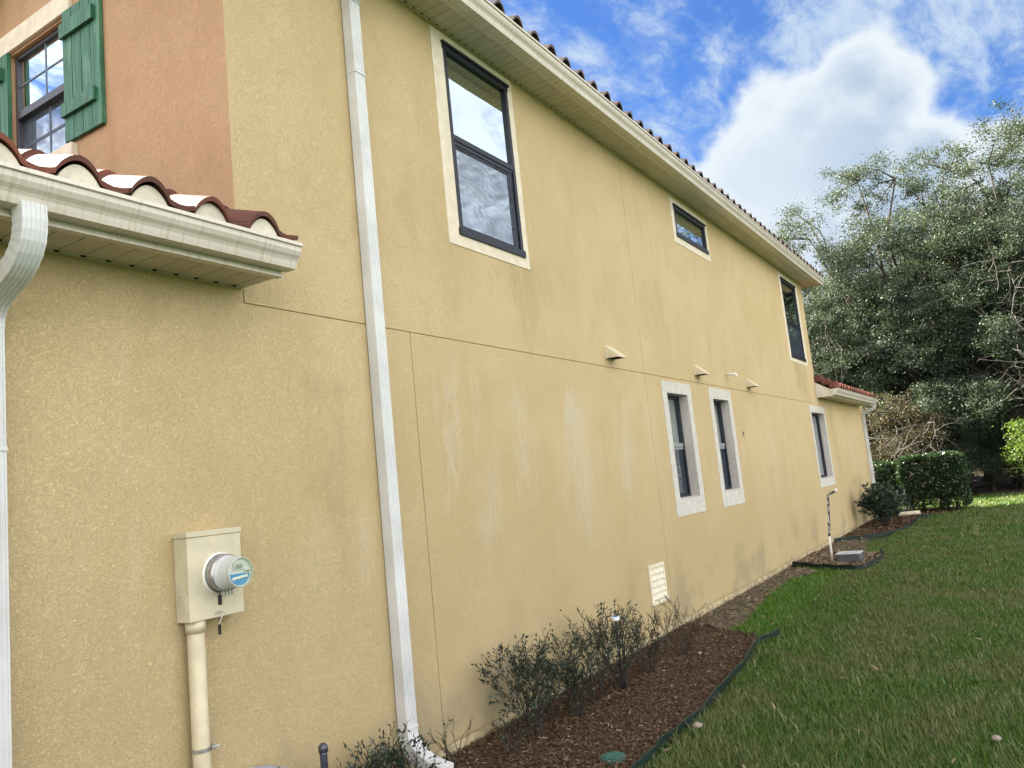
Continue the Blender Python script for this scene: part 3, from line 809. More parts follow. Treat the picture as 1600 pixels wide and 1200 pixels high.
# louvered crawl vent
x0, x1, z0, z1 = 8.36, 8.80, .385, .80; 
mb = MB(); t = .035; yv = Y - .022
mb.box(x0, yv, z0, x0 + t, Y - .001, z1).box(x1 - t, yv, z0, x1, Y - .001, z1).box(x0 + t, yv, z1 - t, x1 - t, Y - .001, z1).box(x0 - .01, yv - .014, z0 - .012, x1 + .01, Y - .001, z0 + t - .01)
lv = mb.build('louver_vent', MT['louver'], house, bevel=.003)
MB().box(x0 + t, Y - .004, z0 + t - .01, x1 - t, Y - .001, z1 - t).build('vent_backing', MT['stop'], lv)
for k in range(5):
    zz = z0 + .045 + k * .068
    MB().add([(x0 + t, yv + .001, zz), (x1 - t, yv + .001, zz), (x1 - t, Y - .005, zz + .055), (x0 + t, Y - .005, zz + .055), (x0 + t, yv + .001, zz - .006), (x1 - t, yv + .001, zz - .006)],
             [(0, 1, 2, 3), (4, 5, 1, 0)]).build('louver_slat', MT['louver'], lv)
# small dark hook on the wall
MB().tube([(12.70, Y, 2.33), (12.70, Y - .02, 2.32), (12.69, Y - .022, 2.26)], .006, 6).build('wall_hook', MT['black'], house)

# ================================================================== ELECTRIC METER
mx0, mx1, mz0, mz1, my = 2.53, 2.855, 1.295, 1.735, 3.54
meter = empty('electric_meter', (2.69, Y, 0))
tag(meter, 'cream metal cabinet with round grey electric meter and blue label, conduit running down the wall', 'electric meter')
cab = MB().box(mx0, my, mz0, mx1, Y - .001, mz1 - .028).build('cabinet', MT['meterbox'], meter, bevel=.004)
MB().box(mx0 - .004, my - .005, mz1 - .0275, mx1 + .004, Y - .001, mz1).build('cabinet_cap', MT['meterbox'], cab, bevel=.003)
mb = MB()
for r0, r1, dd in ((.0, .030, .002), (.038, .050, .0015)):
    n = 24; vs = []; fs = []
    for k in range(n):
        a = 2 * math.pi * k / n
        vs += [(mx0 - dd, (my + Y) / 2 + r1 * .95 * math.cos(a), 1.385 + r1 * math.sin(a)), (mx0 - dd, (my + Y) / 2 + r0 * .95 * math.cos(a), 1.385 + r0 * math.sin(a)), (mx0, (my + Y) / 2 + (r1 + .002) * .95 * math.cos(a), 1.385 + (r1 + .002) * math.sin(a))]
    for k in range(n):
        j = (k + 1) % n
        fs += [(3 * k, 3 * j, 3 * j + 1, 3 * k + 1), (3 * k, 3 * k + 2, 3 * j + 2, 3 * j)]
    mb.add(vs, fs)
mb.build('knockout', MT['meterbox'], cab)
cx, cz = 2.715, 1.512
def lathe(prof, n=40, cap=True):
    """prof: (y, r) along -y"""
    mb = MB(); vs = []; fs = []
    for (y_, r_) in prof:
        for k in range(n):
            a = 2 * math.pi * k / n; vs.append((cx + r_ * math.cos(a), y_, cz + r_ * math.sin(a)))
    for i in range(len(prof) - 1):
        for k in range(n): fs.append((i * n + k, (i + 1) * n + k, (i + 1) * n + (k + 1) % n, i * n + (k + 1) % n))
    if cap: fs.append(tuple(range((len(prof) - 1) * n, len(prof) * n)))
    return mb.add(vs, fs)
lathe([(my, .105), (my - .006, .104), (my - .010, .096)]).build('socket_rim', MT['white'], meter, smooth=True)
lathe([(my - .008, .093), (my - .040, .091), (my - .044, .094), (my - .058, .094), (my - .060, .088), (my - .066, .086)]).build('locking_ring', MT['metal'], meter, smooth=True)
body = lathe([(my - .060, .088), (my - .070, .087), (my - .072, .081), (my - .100, .079), (my - .138, .074), (my - .150, .073)]).build('meter_body', MT['grey'], meter, smooth=True)
yF = my - .152
lathe([(my - .148, .0745), (yF, .0745), (yF - .001, .067), (yF + .001, .066), (yF + .001, .001)]).build('meter_face', MT['paleface'], meter)
# blue lower half-disc label, LCD, white sticker
n = 26; pts = [(cx + .060 * math.cos(math.pi + math.pi * k / n * 1.0), cz - .006 + .058 * math.sin(math.pi + math.pi * k / n)) for k in range(n + 1)]
MB().add([(x_, yF - .0015, z_) for x_, z_ in pts], [tuple(range(len(pts)))]).build('blue_label', MT['blue'], meter)
st = MB().add([(cx - .046, yF - .0025, cz - .038), (cx + .046, yF - .0025, cz - .030), (cx + .046, yF - .0025, cz - .015), (cx - .046, yF - .0025, cz - .023)], [(0, 1, 2, 3)]).build('sticker', MT['white'], meter)
mb = MB()
for k in range(12):
    xx = cx - .040 + k * .0070
    mb.add([(xx, yF - .0030, cz - .0335 + (xx - cx) * .09), (xx + .0045, yF - .0030, cz - .0335 + (xx - cx) * .09), (xx + .0045, yF - .0030, cz - .0290 + (xx - cx) * .09), (xx, yF - .0030, cz - .0290 + (xx - cx) * .09)], [(0, 1, 2, 3)])
mb.build('barcode', MT['black'], st)
MB().box(cx - .036, yF - .006, cz + .012, cx + .022, yF + .0005, cz + .052).build('display_bezel', MT['grey'], meter, bevel=.002)
MB().box(cx - .028, yF - .0072, cz + .018, cx + .014, yF - .0062, cz + .040).build('display', MT['lcd'], meter)
MB().box(cx + .028, yF - .008, cz - .010, cx + .056, yF + .0005, cz + .012).build('latch_tab', MT['paleface'], meter, bevel=.002)
MB().box(cx + .030, yF - .011, cz - .003, cx + .052, yF - .0085, cz + .003).build('seal', MT['black'], meter)
lathe([(yF - .013, .0735), (yF - .014, .0725), (yF - .0141, .001)]).build('clear_cover', MT['clear'], meter)
lathe([(my - .149, .0750), (yF - .013, .0750), (yF - .014, .071)], cap=False).build('cover_rim', MT['grey'], meter)
# ring seals and padlock-like tags
mb = MB(); 
for q in (-.035, -.015, .005, .022): mb.box(cx + q, my - .062, cz - .108, cx + q + .012, my - .045, cz - .088)
mb.build('ring_screw', MT['metal'], meter, bevel=.002)
MB().box(2.695, my - .010, 1.355, 2.713, my - .0005, 1.405).build('barrel_lock', MT['black'], meter, bevel=.003)
MB().tube([(2.67, my - .004, mz0 + .02), (2.69, my - .012, mz0 + .03), (2.715, my - .012, mz0 + .022), (2.70, my - .012, mz0 - .01), (2.69, my - .01, mz0 - .03)], .0025, 6).build('seal_wire', MT['metal'], meter)
MB().box(2.683, my - .012, mz0 - .085, 2.699, my - .003, mz0 - .035).build('seal_tag', MT['black'], meter, bevel=.003)
# conduit with collar and strap
cxx, cyy = 2.595, 3.592
MB().tube([(cxx, cyy, -.05), (cxx, cyy, mz0)], .0425, 24).build('conduit', MT['conduit'], meter, smooth=True)
MB().tube([(cxx, cyy, mz0 - .055), (cxx, cyy, mz0 - .002)], .049, 24).build('conduit_collar', MT['conduit'], meter, smooth=True)
mb = MB(); mb.tube([(cxx, cyy, .672), (cxx, cyy, .690)], .0465, 24)
mb.box(cxx + .04, cyy - .028, .668, cxx + .062, cyy - .010, .694).tube([(cxx + .03, cyy - .036, .681), (cxx + .085, cyy - .030, .681)], .005, 8)
mb.build('pipe_strap', MT['metal'], meter)

# ================================================================== GROUND
def flat_poly(name, pts, z, material, kind, sub=None):
    mb = MB(); mb.add([(x, y, z) for x, y in pts], [tuple(range(len(pts)))])
    o = mb.build(name, material); tag(o, kind=kind); return o
def spline(pts, n=8):
    out = []; P = [pts[0]] + list(pts) + [pts[-1]]
    for i in range(1, len(P) - 2):
        for k in range(n):
            t = k / n; q = []
            for c in (0, 1):
                a, b_, c_, d_ = P[i - 1][c], P[i][c], P[i + 1][c], P[i + 2][c]
                q.append(.5 * (2 * b_ + (c_ - a) * t + (2 * a - 5 * b_ + 4 * c_ - d_) * t * t + (3 * b_ - a - 3 * c_ + d_) * t ** 3))
            out.append(tuple(q))
    out.append(tuple(pts[-1])); return out
# one sheet to the horizon
mb = MB(); S = 1500
mb.add([(-S, -S, -.03), (S, -S, -.03), (S, S, -.03), (-S, S, -.03)], [(0, 1, 2, 3)])
tag(mb.build('ground', MT['lawn']), kind='structure')

bed1 = spline([(.5, 2.35), (2.5, 2.24), (4.75, 2.28), (5.24, 2.31), (5.86, 2.29), (6.73, 2.36), (7.51, 2.42), (8.04, 2.50), (8.39, 2.52), (8.80, 2.43)])
bed1_in = spline([(.5, 2.35), (2.5, 2.24), (4.75, 2.28), (5.24, 2.31), (5.86, 2.29), (6.73, 2.36), (7.51, 2.42), (8.04, 2.50), (8.55, 2.60), (8.80, 2.85), (8.95, 3.05), (9.15, 3.35), (9.35, Y)])
bed2 = spline([(14.45, 3.60), (14.28, 3.35), (13.95, 2.95), (13.69, 2.50), (13.80, 2.34), (14.3, 2.28), (14.95, 2.22), (15.45, 2.28), (15.75, 2.36)])
bed3 = spline([(18.35, 3.62), (18.65, 3.35), (18.9, 3.05), (19.3, 2.75), (19.9, 2.58), (20.7, 2.42), (21.6, 2.40), (23.0, 2.45), (24.2, 2.25)])

def grid_sheet(name, poly, z, material, amp=.02, step=.08, seed=1):
    """uneven sheet filling polygon poly (list of xy)"""
    P = np.array(poly); x0, y0 = P.min(0); x1, y1 = P.max(0)
    nx, ny = int((x1 - x0) / step) + 2, int((y1 - y0) / step) + 2
    xs = np.linspace(x0, x1, nx); ys = np.linspace(y0, y1, ny)
    r = np.random.default_rng(seed)
    def inside(px, py):
        c = np.zeros(px.shape, bool); j = len(P) - 1
        for i in range(len(P)):
            xi, yi = P[i]; xj, yj = P[j]
            cond = ((yi > py) != (yj > py)) & (px < (xj - xi) * (py - yi) / (yj - yi + 1e-12) + xi)
            c ^= cond; j = i
        return c
    X, Yy = np.meshgrid(xs, ys, indexing='ij')
    Z = z + amp * (np.sin(X * 3.1 + seed) * np.cos(Yy * 4.3 + 1) * .5 + r.normal(size=X.shape) * .35)
    V = np.stack([X, Yy, Z], -1).reshape(-1, 3)
    i, j = np.meshgrid(np.arange(nx - 1), np.arange(ny - 1), indexing='ij')
    cxm = (xs[i] + xs[i + 1]) / 2; cym = (ys[j] + ys[j + 1]) / 2
    ok = inside(cxm, cym)
    a = (i * ny + j)[ok]; F = np.stack([a, a + ny, a + ny + 1, a + 1], 1)
    o = np_mesh(name, V, F, material); tag(o, kind='structure'); return inside
in1 = grid_sheet('mulch_bed', bed1_in + [(9.35, Y + .1), (.5, Y + .1)], .006, MT['mulch'], .012, .06, 3)
in2 = grid_sheet('mulch_bed', bed2 + [(16.1, 2.9), (16.5, 3.4), (16.4, Y + .05), (14.5, Y + .05)], .008, MT['mulch'], .010, .07, 4)
in3 = grid_sheet('mulch_bed', bed3 + [(24.9, 1.9), (26.6, 1.7), (27.0, 4.6), (24.99, 4.6), (24.99, Y + .05), (18.4, Y + .05)], .008, MT['mulch'], .012, .09, 5)
strip = [(9.0, 3.0), (9.9, 3.05), (11.2, 3.2), (12.8, 3.28), (13.6, 3.0), (14.0, 3.2), (14.4, 3.7), (9.0, 3.7)]
instrip = grid_sheet('bare_soil', strip, -.004, MT['dirt'], .012, .08, 6)
strip2 = [(15.8, 2.75), (16.6, 2.75), (17.6, 2.9), (18.6, 3.0), (18.4, 3.7), (16.0, 3.7)]
instrip2 = grid_sheet('bare_soil', strip2, -.008, MT['dirt'], .010, .08, 7)
grid_sheet('forest_ground', [(31.0, -30), (31.0, 0), (32.2, 2.0), (31.5, 6), (29, 14), (27, 40), (80, 40), (80, -30)], .0, MT['forestfloor'], .08, .9, 8)

# edging
def edging(pts, zt, material, label, w=.008, z0=-.04, wob=.006, grp=None):
    mb = MB(); n = len(pts); vs = []
    for i, (x, y) in enumerate(pts):
        a = pts[max(i - 1, 0)]; b_ = pts[min(i + 1, n - 1)]
        d = Vector((b_[0] - a[0], b_[1] - a[1])).normalized(); nn = Vector((-d.y, d.x))
        z = zt + wob * math.sin(i * .9) + wob * .7 * math.sin(i * .37)
        for s, zz in ((-1, z0), (-1, z - .018), (-1.7, z - .012), (-1.7, z), (1.7, z), (1.7, z - .012), (1, z - .018), (1, z0)):
            vs.append((x + nn.x * s * w * .6, y + nn.y * s * w * .6, zz))
    fs = []
    for i in range(n - 1):
        for k in range(8): fs.append((i * 8 + k, i * 8 + (k + 1) % 8, (i + 1) * 8 + (k + 1) % 8, (i + 1) * 8 + k))
    fs.append(tuple(range(8))); fs.append(tuple((n - 1) * 8 + k for k in range(8)))
    mb.add(vs, fs)
    o = mb.build('garden_edging', material, None)
    tag(o, label, 'edging', grp or 'plastic edging strips round the planting beds'); return o
edging(bed1, .048, MT['edging'], 'long green plastic edging curving between the shrub bed and the lawn')
edging(bed1_in[-33:], .018, MT['edgingdark'], 'half buried black edging across the far end of the nearest shrub bed', wob=.012)
edging(bed2, .075, MT['edging'], 'green edging curled around the small bed with the utility box')
edging([(15.95, 2.7), (16.05, 3.0), (16.15, 3.3), (16.3, 3.6)], .02, MT['edgingdark'], 'low black edging behind the utility box')
edging(bed3, .065, MT['edging'], 'dark green edging around the far bed of the dense shrub')

# grass blades
def in_any(x, y):
    k = in1(x, y) | in2(x, y) | in3(x, y)
    return k
def blades(regions, name, label):
    Vs = []; Fs = []; off = 0
    for (x0, x1, y0, y1, dens, h, w, seed) in regions:
        r = np.random.default_rng(seed)
        n = int((x1 - x0) * (y1 - y0) * dens)
        x = r.uniform(x0, x1, n); y = r.uniform(y0, y1, n)
        patch = np.sin(x * 1.7 + np.sin(y * 2.1)) * np.cos(y * 2.3 + np.sin(x * 1.3)) + .5 * np.sin(x * 5.1) * np.sin(y * 4.7)
        keep = ~in_any(x, y) & (y < Y - .12) & (r.uniform(size=n) < .72 + .30 * patch + .25)
        bare = instrip(x, y) | instrip2(x, y)
        keep &= ~(bare & (r.uniform(size=n) > .10))
        keep &= ~((x > 24.95) & (y > 1.9) & (y < 5) & (x < 26.8))
        x, y, patch = x[keep], y[keep], patch[keep]; n = len(x)
        hh = h * r.uniform(.45, 1.25, n) * (1 + .18 * patch)
        ww = w * r.uniform(.6, 1.3, n)
        a = r.uniform(0, 2 * np.pi, n); lean = r.uniform(.15, 1.15, n) * hh
        dx, dy = np.cos(a), np.sin(a); tx, ty = -dy, dx
        z0 = np.full(n, -.03)
        p0 = np.stack([x - tx * ww, y - ty * ww, z0], 1); p1 = np.stack([x + tx * ww, y + ty * ww, z0], 1)
        m0 = np.stack([x + dx * lean * .35 - tx * ww * .8, y + dy * lean * .35 - ty * ww * .8, z0 + hh * .65], 1)
        m1 = np.stack([x + dx * lean * .35 + tx * ww * .8, y + dy * lean * .35 + ty * ww * .8, z0 + hh * .65], 1)
        t0 = np.stack([x + dx * lean, y + dy * lean, z0 + hh], 1)
        t1 = t0 + np.stack([tx * ww * .15, ty * ww * .15, 0 * x], 1)
        V = np.stack([p0, p1, m1, m0, t1, t0], 1).reshape(-1, 3)
        i = np.arange(n)[:, None] * 6 + off
        Fs.append(np.concatenate([i, i + 1, i + 2, i + 3], 1)); Fs.append(np.concatenate([i + 3, i + 2, i + 4, i + 5], 1))
        Vs.append(V); off += len(V)
    o = np_mesh(name, np.concatenate(Vs), np.concatenate(Fs), MT['grass'])
    tag(o, label, None, kind='stuff'); o['category'] = 'grass'; return o
blades([(3.8, 7.5, -.6, 2.5, 6500, .046, .0026, 1), (7.5, 12.0, -.6, 3.6, 4800, .048, .0034, 2), (12, 18, -1.2, 3.6, 2600, .052, .0050, 3),
        (4.0, 14.0, -.6, 3.4, 260, .085, .0038, 9), (18, 26, -2.0, 2.6, 1200, .056, .0085, 4), (26, 31.8, -3, 9, 450, .075, .013, 5), (2.0, 18, -5.5, -.6, 500, .06, .006, 6), (18, 32, -9, -2.0, 150, .07, .014, 7)],
       'grass', 'short green lawn grass with straw coloured blades beside the house')

# mulch chips and litter
def chips(name, fn, box, n, size, material, label, seed, z=.010, cat='mulch'):
    r = np.random.default_rng(seed)
    x = r.uniform(box[0], box[1], n); y = r.uniform(box[2], box[3], n)
    k = fn(x, y) & (y < Y - .01); x, y = x[k], y[k]; n = len(x)
    P = np.stack([x, y, z + r.uniform(0, .022, n)], 1)
    a = r.uniform(0, 2 * np.pi, n); d = np.stack([np.cos(a), np.sin(a), r.normal(size=n) * .35], 1)
    d /= np.linalg.norm(d, axis=1, keepdims=True)
    s = np.cross(d, np.stack([r.normal(size=n) * .4, r.normal(size=n) * .4, np.ones(n)], 1)); s /= np.linalg.norm(s, axis=1, keepdims=True)
    L = (size * r.uniform(.3, 1.5, n) ** 1.3)[:, None]; w = L * r.uniform(.08, .35, n)[:, None]
    V = np.stack([P - d * L - s * w, P + d * L - s * w * .7, P + d * L + s * w * .6, P - d * L + s * w], 1).reshape(-1, 3)
    i = np.arange(n)[:, None] * 4
    o = np_mesh(name, V, np.concatenate([i, i + 1, i + 2, i + 3], 1), material)
    tag(o, label, kind='stuff'); o['category'] = cat
chips('mulch', in1, (2.0, 9.4, 2.2, 3.7), 90000, .011, MT['chip'], 'loose brown bark mulch in the nearest bed under the shrubs', 11)
chips('mulch', in2, (13.6, 16.5, 2.2, 3.7), 9000, .032, MT['litter'], 'pale pine bark mulch around the utility box', 12)
chips('mulch', in3, (18.3, 26.8, 1.7, 4.6), 16000, .038, MT['chip'], 'brown mulch below the far shrub and hedge', 13)
chips('leaf_litter', lambda x, y: instrip(x, y) | instrip2(x, y), (9, 18.6, 2.6, 3.7), 9000, .020, MT['litter'], 'dry leaf litter on the bare soil along the wall', 14, .002, 'litter')

chips('fallen_leaves', lambda x, y: ~in_any(x, y), (4, 24, -2.5, 3.4), 900, .022, MT['litter'], 'scattered dry fallen leaves lying on the lawn', 15, .022, 'fallen leaves')
# ================================================================== SMALL THINGS IN THE BEDS
o = MB()
vs = []; n = 28
o.tube([(4.83, 2.50, -.02), (4.83, 2.50, .028)], .085, 28).tube([(4.83, 2.50, .028), (4.83, 2.50, .034)], .070, 28)
o = o.build('valve_cover', MT['valve_lid'], bevel=.003)
tag(o, 'round green irrigation valve lid in the mulch beside the near edging', 'valve cover')
# metal pipe stub at the left
o = MB().tube([(3.30, 3.50, -.05), (3.30, 3.50, .44), (3.30, 3.50, .47)], [.021, .021, .021], 16).tube([(3.30, 3.50, .455), (3.30, 3.50, .485), (3.30, 3.50, .50)], [.027, .026, .014], 16).build('pipe_stub', MT['steel'], smooth=True)
tag(o, 'dark capped steel pipe standing among low shrubs by the wall', 'pipe')
# pale utility box at the bottom left
ub = MB().box(2.76, 3.42, -.05, 3.00, 3.60, .47).build('junction_box', MT['lavender'], bevel=.006)
tag(ub, 'pale lavender grey box low against the wall beside the conduit', 'utility box')
ub2 = MB().prism([(2.75, .472), (3.01, .472), (2.88, .50)], 'y', 3.41, 3.61).build('lid', MT['lavender'], ub, bevel=.003)
# sprinkler riser
sp = empty('sprinkler', (6.35, 3.12, 0))
tag(sp, 'thin sprinkler riser with a small white and blue head rising from the shrubs', 'sprinkler')
MB().tube([(6.35, 3.12, -.03), (6.35, 3.12, .60)], .012, 10).build('riser', MT['black'], sp, smooth=True)
MB().tube([(6.35, 3.12, .59), (6.35, 3.12, .60), (6.35, 3.12, .625)], [.020, .034, .034], 18).build('sprinkler_head', MT['white'], sp)
MB().tube([(6.35, 3.12, .625), (6.35, 3.12, .632)], .018, 14).build('nozzle', MT['blue'], sp)
# utility box with pale lid
bx = empty('ground_box', (14.72, 2.70, 0))
tag(bx, 'small dark ground box with a pale grey lid beside the white standpipe', 'utility box')
bx.rotation_euler = (0, 0, 0)
mb = MB(); mb.prism([(2.50, .0), (2.88, .0), (2.86, .150), (2.52, .150)], 'x', 14.52, 14.84)
mb.build('box_body', mat('dark box plastic', (.07, .075, .085), .5, .4, vary=.2), bx, bevel=.008)
mb = MB(); mb.box(14.505, 2.50, .151, 14.86, 2.885, .172); mb.box(14.58, 2.64, .1725, 14.72, 2.72, .182)
mb.build('lid', mat('pale box lid', (.46, .46, .47), .45, .4, vary=.08), bx, bevel=.01)
# white standpipe with black foam
stp = empty('standpipe', (14.65, 2.98, 0))
tag(stp, 'thin white pvc standpipe with peeling black wrap and bent top', 'pipe')
MB().tube([(14.65, 2.98, -.05), (14.65, 2.975, .42), (14.65, 2.97, .46)], .019, 12).build('pvc_pipe', MT['white'], stp, smooth=True)
def wrap_fn(g, P, co, out):
    n = g.noise(g.scalev(co, 1, 1, .4), 16, 4, .6)
    g.put(P.inputs['Base Color'], g.mix(g.ss(n, .50, .56), (.03, .03, .03), (.70, .70, .68)))
wrapm = mat('peeling black pipe wrap', rough=.6, fn=wrap_fn)
MB().tube([(14.65, 2.97, .455), (14.65, 2.93, .8), (14.65, 2.89, 1.14), (14.65, 2.87, 1.17), (14.65, 2.83, 1.185), (14.65, 2.755, 1.21)], .021, 12).build('pipe_wrap', wrapm, stp, smooth=True)
MB().tube([(14.65, 2.755, 1.20), (14.65, 2.752, 1.25)], .024, 12).build('end_cap', MT['white'], stp, smooth=True)
# corrugated white drain pipe and grey unit near the hedge
pts = [(24.3, 3.02, .07), (24.28, 2.85, .075), (24.3, 2.66, .085), (24.35, 2.52, .075)]
dp = MB()
for i in range(len(pts) - 1):
    for k in range(8):
        a = Vector(pts[i]).lerp(Vector(pts[i + 1]), k / 8); b_ = Vector(pts[i]).lerp(Vector(pts[i + 1]), (k + .6) / 8)
        dp.tube([a, b_], .062, 14); dp.tube([b_, Vector(pts[i]).lerp(Vector(pts[i + 1]), (k + 1) / 8)], .054, 14)
tag(dp.build('drain_pipe', MT['louver'], smooth=False), 'short white corrugated drain pipe lying under the hedge', 'drain pipe')
un = MB().box(24.3, 2.84, .66, 24.8, 3.36, .70).build('bench', mat('grey painted board', (.22, .22, .26), .5, .4, vary=.12), bevel=.004)
tag(un, 'low grey board bench half hidden behind the far shrub', 'bench')
for (a, b_) in ((24.34, 2.88), (24.76, 2.88), (24.34, 3.31), (24.76, 3.31)):
    MB().tube([(a, b_, -.02), (a, b_, .66)], .012, 8).build('leg', MT['steel'], un)
# stones and a white pebble in the lawn
def stone(x, y, z, s, label, seed):
    r = random.Random(seed); mb = MB(); vs = []; n, m_ = 10, 7
    for i in range(m_ + 1):
        t = math.pi * i / m_
        for k in range(n):
            a = 2 * math.pi * k / n; q = s * r.uniform(.82, 1.12)
            vs.append((x + q * math.sin(t) * math.cos(a) * 1.2, y + q * math.sin(t) * math.sin(a), z + q * .6 * math.cos(t)))
    fs = [(i * n + k, i * n + (k + 1) % n, (i + 1) * n + (k + 1) % n, (i + 1) * n + k) for i in range(m_) for k in range(n)]
    o = mb.add(vs, fs).build('stone', mat('pale stone', (.26, .22, .18), .85, .2, vary=.25, nscale=30), smooth=True)
    tag(o, label, 'stone'); return o
stone(5.70, .38, .028, .028, 'pale stone lying in the lawn at the lower right', 1)
stone(5.58, 2.20, .02, .035, 'grey stone tucked against the lawn side of the long edging', 2)
stone(7.72, 2.93, .028, .022, 'small white pebble on the mulch near the last bare shrub', 3)

# ================================================================== SHRUBS
def grow(start, direction, length, radius, depth, r, segs, tips, spread=.6, shrink=.68, up=.15, kids=(2, 3), wig=.18):
    p = Vector(start); d = Vector(direction).normalized(); pts = [p.copy()]; rad = [radius]
    n = 4
    for i in range(n):
        d = (d + Vector((r.gauss(0, wig), r.gauss(0, wig), r.gauss(0, wig) + up))).normalized()
        p = p + d * (length / n); pts.append(p.copy()); rad.append(radius * (1 - .45 * (i + 1) / n))
    segs.append((pts, rad))
    tips.append((p.copy(), d.copy(), depth))
    if depth <= 0: return
    for k in range(r.randint(*kids)):
        ax = Vector((r.gauss(0, 1), r.gauss(0, 1), r.gauss(0, .5))).normalized()
        nd = (d + ax * spread).normalized()
        j = r.choice((2, 3, 4, 4))
        grow(pts[j], nd, length * shrink * r.uniform(.75, 1.2), rad[j] * .68, depth - 1, r, segs, tips, spread, shrink, up, kids, wig)

def shrub(name, loc, H, spread, stems, leafn, label, seed, leaf=.030, mat_leaf='shrubleaf', depth=3, grp='pruned shrubs in the mulch bed along the wall', lean=(0, 0), tw=.006, limity=None):
    r = random.Random(seed); rg = np.random.default_rng(seed)
    root = empty(name, loc); tag(root, label, 'shrub', grp)
    segs, tips = [], []
    for s in range(stems):
        a = r.uniform(0, 2 * math.pi); q = r.uniform(.2, 1)
        d = (math.cos(a) * q * spread + lean[0], math.sin(a) * q * spread + lean[1], 1)
        st = Vector((math.cos(a) * .05, math.sin(a) * .04, -.02))
        grow(st, d, H * .48 * r.uniform(.8, 1.1), tw * r.uniform(.8, 1.4), depth, r, segs, tips, .55, .62, .10, (2, 3), .16)
    mb = MB()
    for pts, rad in segs:
        q = [Vector(p) for p in pts]
        for v in q:
            if v.y + loc[1] > Y - .03: v.y = Y - .03 - loc[1]
            v.z = min(v.z, H * 1.03) if v.z > H else v.z
            v.z = max(v.z, -.02)
        mb.tube(q, [max(x, .0016) for x in rad], 5, caps=False)
    mb.build('stems', MT['twine'], root, smooth=True, loc=(0, 0, 0))
    if leafn:
        P = []; D = []
        for _ in range(leafn):
            t, d, dep = r.choice(tips) if r.random() < .4 else r.choice([q for q in tips if q[2] <= 1])
            v = t - d * r.uniform(-.01, .07) if r.random() < .7 else t * r.uniform(.35, .95)
            P.append((v.x + r.gauss(0, .010), min(v.y + r.gauss(0, .010), Y - .02 - loc[1]), max(.03, min(v.z, H * 1.03) + r.gauss(0, .012)))); D.append(tuple(d))
        V, F = leaf_quads(np.array(P), leaf, rg, .9, .42, np.array(D))
        np_mesh('leaves', V, F, MT[mat_leaf], root)
    return root
shrub('shrub', (5.10, 3.24, 0), .70, .42, 12, 1100, 'leafy pruned shrub nearest the white downspout foot', 21, lean=(-.05, .05), leaf=.034)
shrub('shrub', (5.66, 3.20, 0), .66, .38, 13, 900, 'twiggy green shrub between the nearest leafy one and the sprinkler', 22, leaf=.030)
shrub('shrub', (5.36, 3.32, 0), .60, .42, 9, 550, 'leafy shrub close to the wall behind the two nearest shrubs', 34, leaf=.032)
shrub('shrub', (6.04, 3.22, 0), .62, .42, 10, 600, 'shrub filling the gap just before the sprinkler shrub', 35, leaf=.030)
shrub('shrub', (6.42, 3.16, 0), .74, .38, 15, 1300, 'tallest dense shrub standing around the sprinkler riser', 24, leaf=.028)
shrub('shrub', (6.98, 3.16, 0), .56, .40, 10, 380, 'sparse shrub between the sprinkler shrub and the bare one', 25, leaf=.026)
shrub('shrub', (7.62, 3.06, 0), .60, .55, 9, 0, 'bare leafless shrub at the far end of the near bed', 26, depth=3)
shrub('shrub', (4.40, 3.44, 0), .42, .12, 3, 26, 'nearly bare upright twigs right beside the downspout foot', 27, depth=2)
shrub('shrub', (4.68, 3.20, 0), .36, .5, 5, 60, 'low broken twig shrub between the downspout foot and the leafy shrubs', 28, depth=2)
shrub('shrub', (3.50, 3.40, 0), .46, .42, 8, 520, 'low leafy shrub right of the capped steel pipe', 29, leaf=.034)
shrub('shrub', (3.86, 3.40, 0), .47, .42, 8, 520, 'low leafy shrub just left of the downspout foot', 30, leaf=.034)
shrub('shrub', (3.06, 3.44, 0), .50, .18, 3, 90, 'thin sprig left of the capped steel pipe', 31, leaf=.034, depth=2)
shrub('shrub', (21.3, 3.0, 0), .98, .62, 26, 5200, 'dense dark rounded shrub by the far corner of the house', 32, leaf=.075, grp='far shrubs', tw=.010)
shrub('shrub', (22.7, 3.1, 0), .95, .6, 22, 4200, 'dark shrub behind the rounded one near the far downspout', 33, leaf=.075, grp='far shrubs', tw=.010)

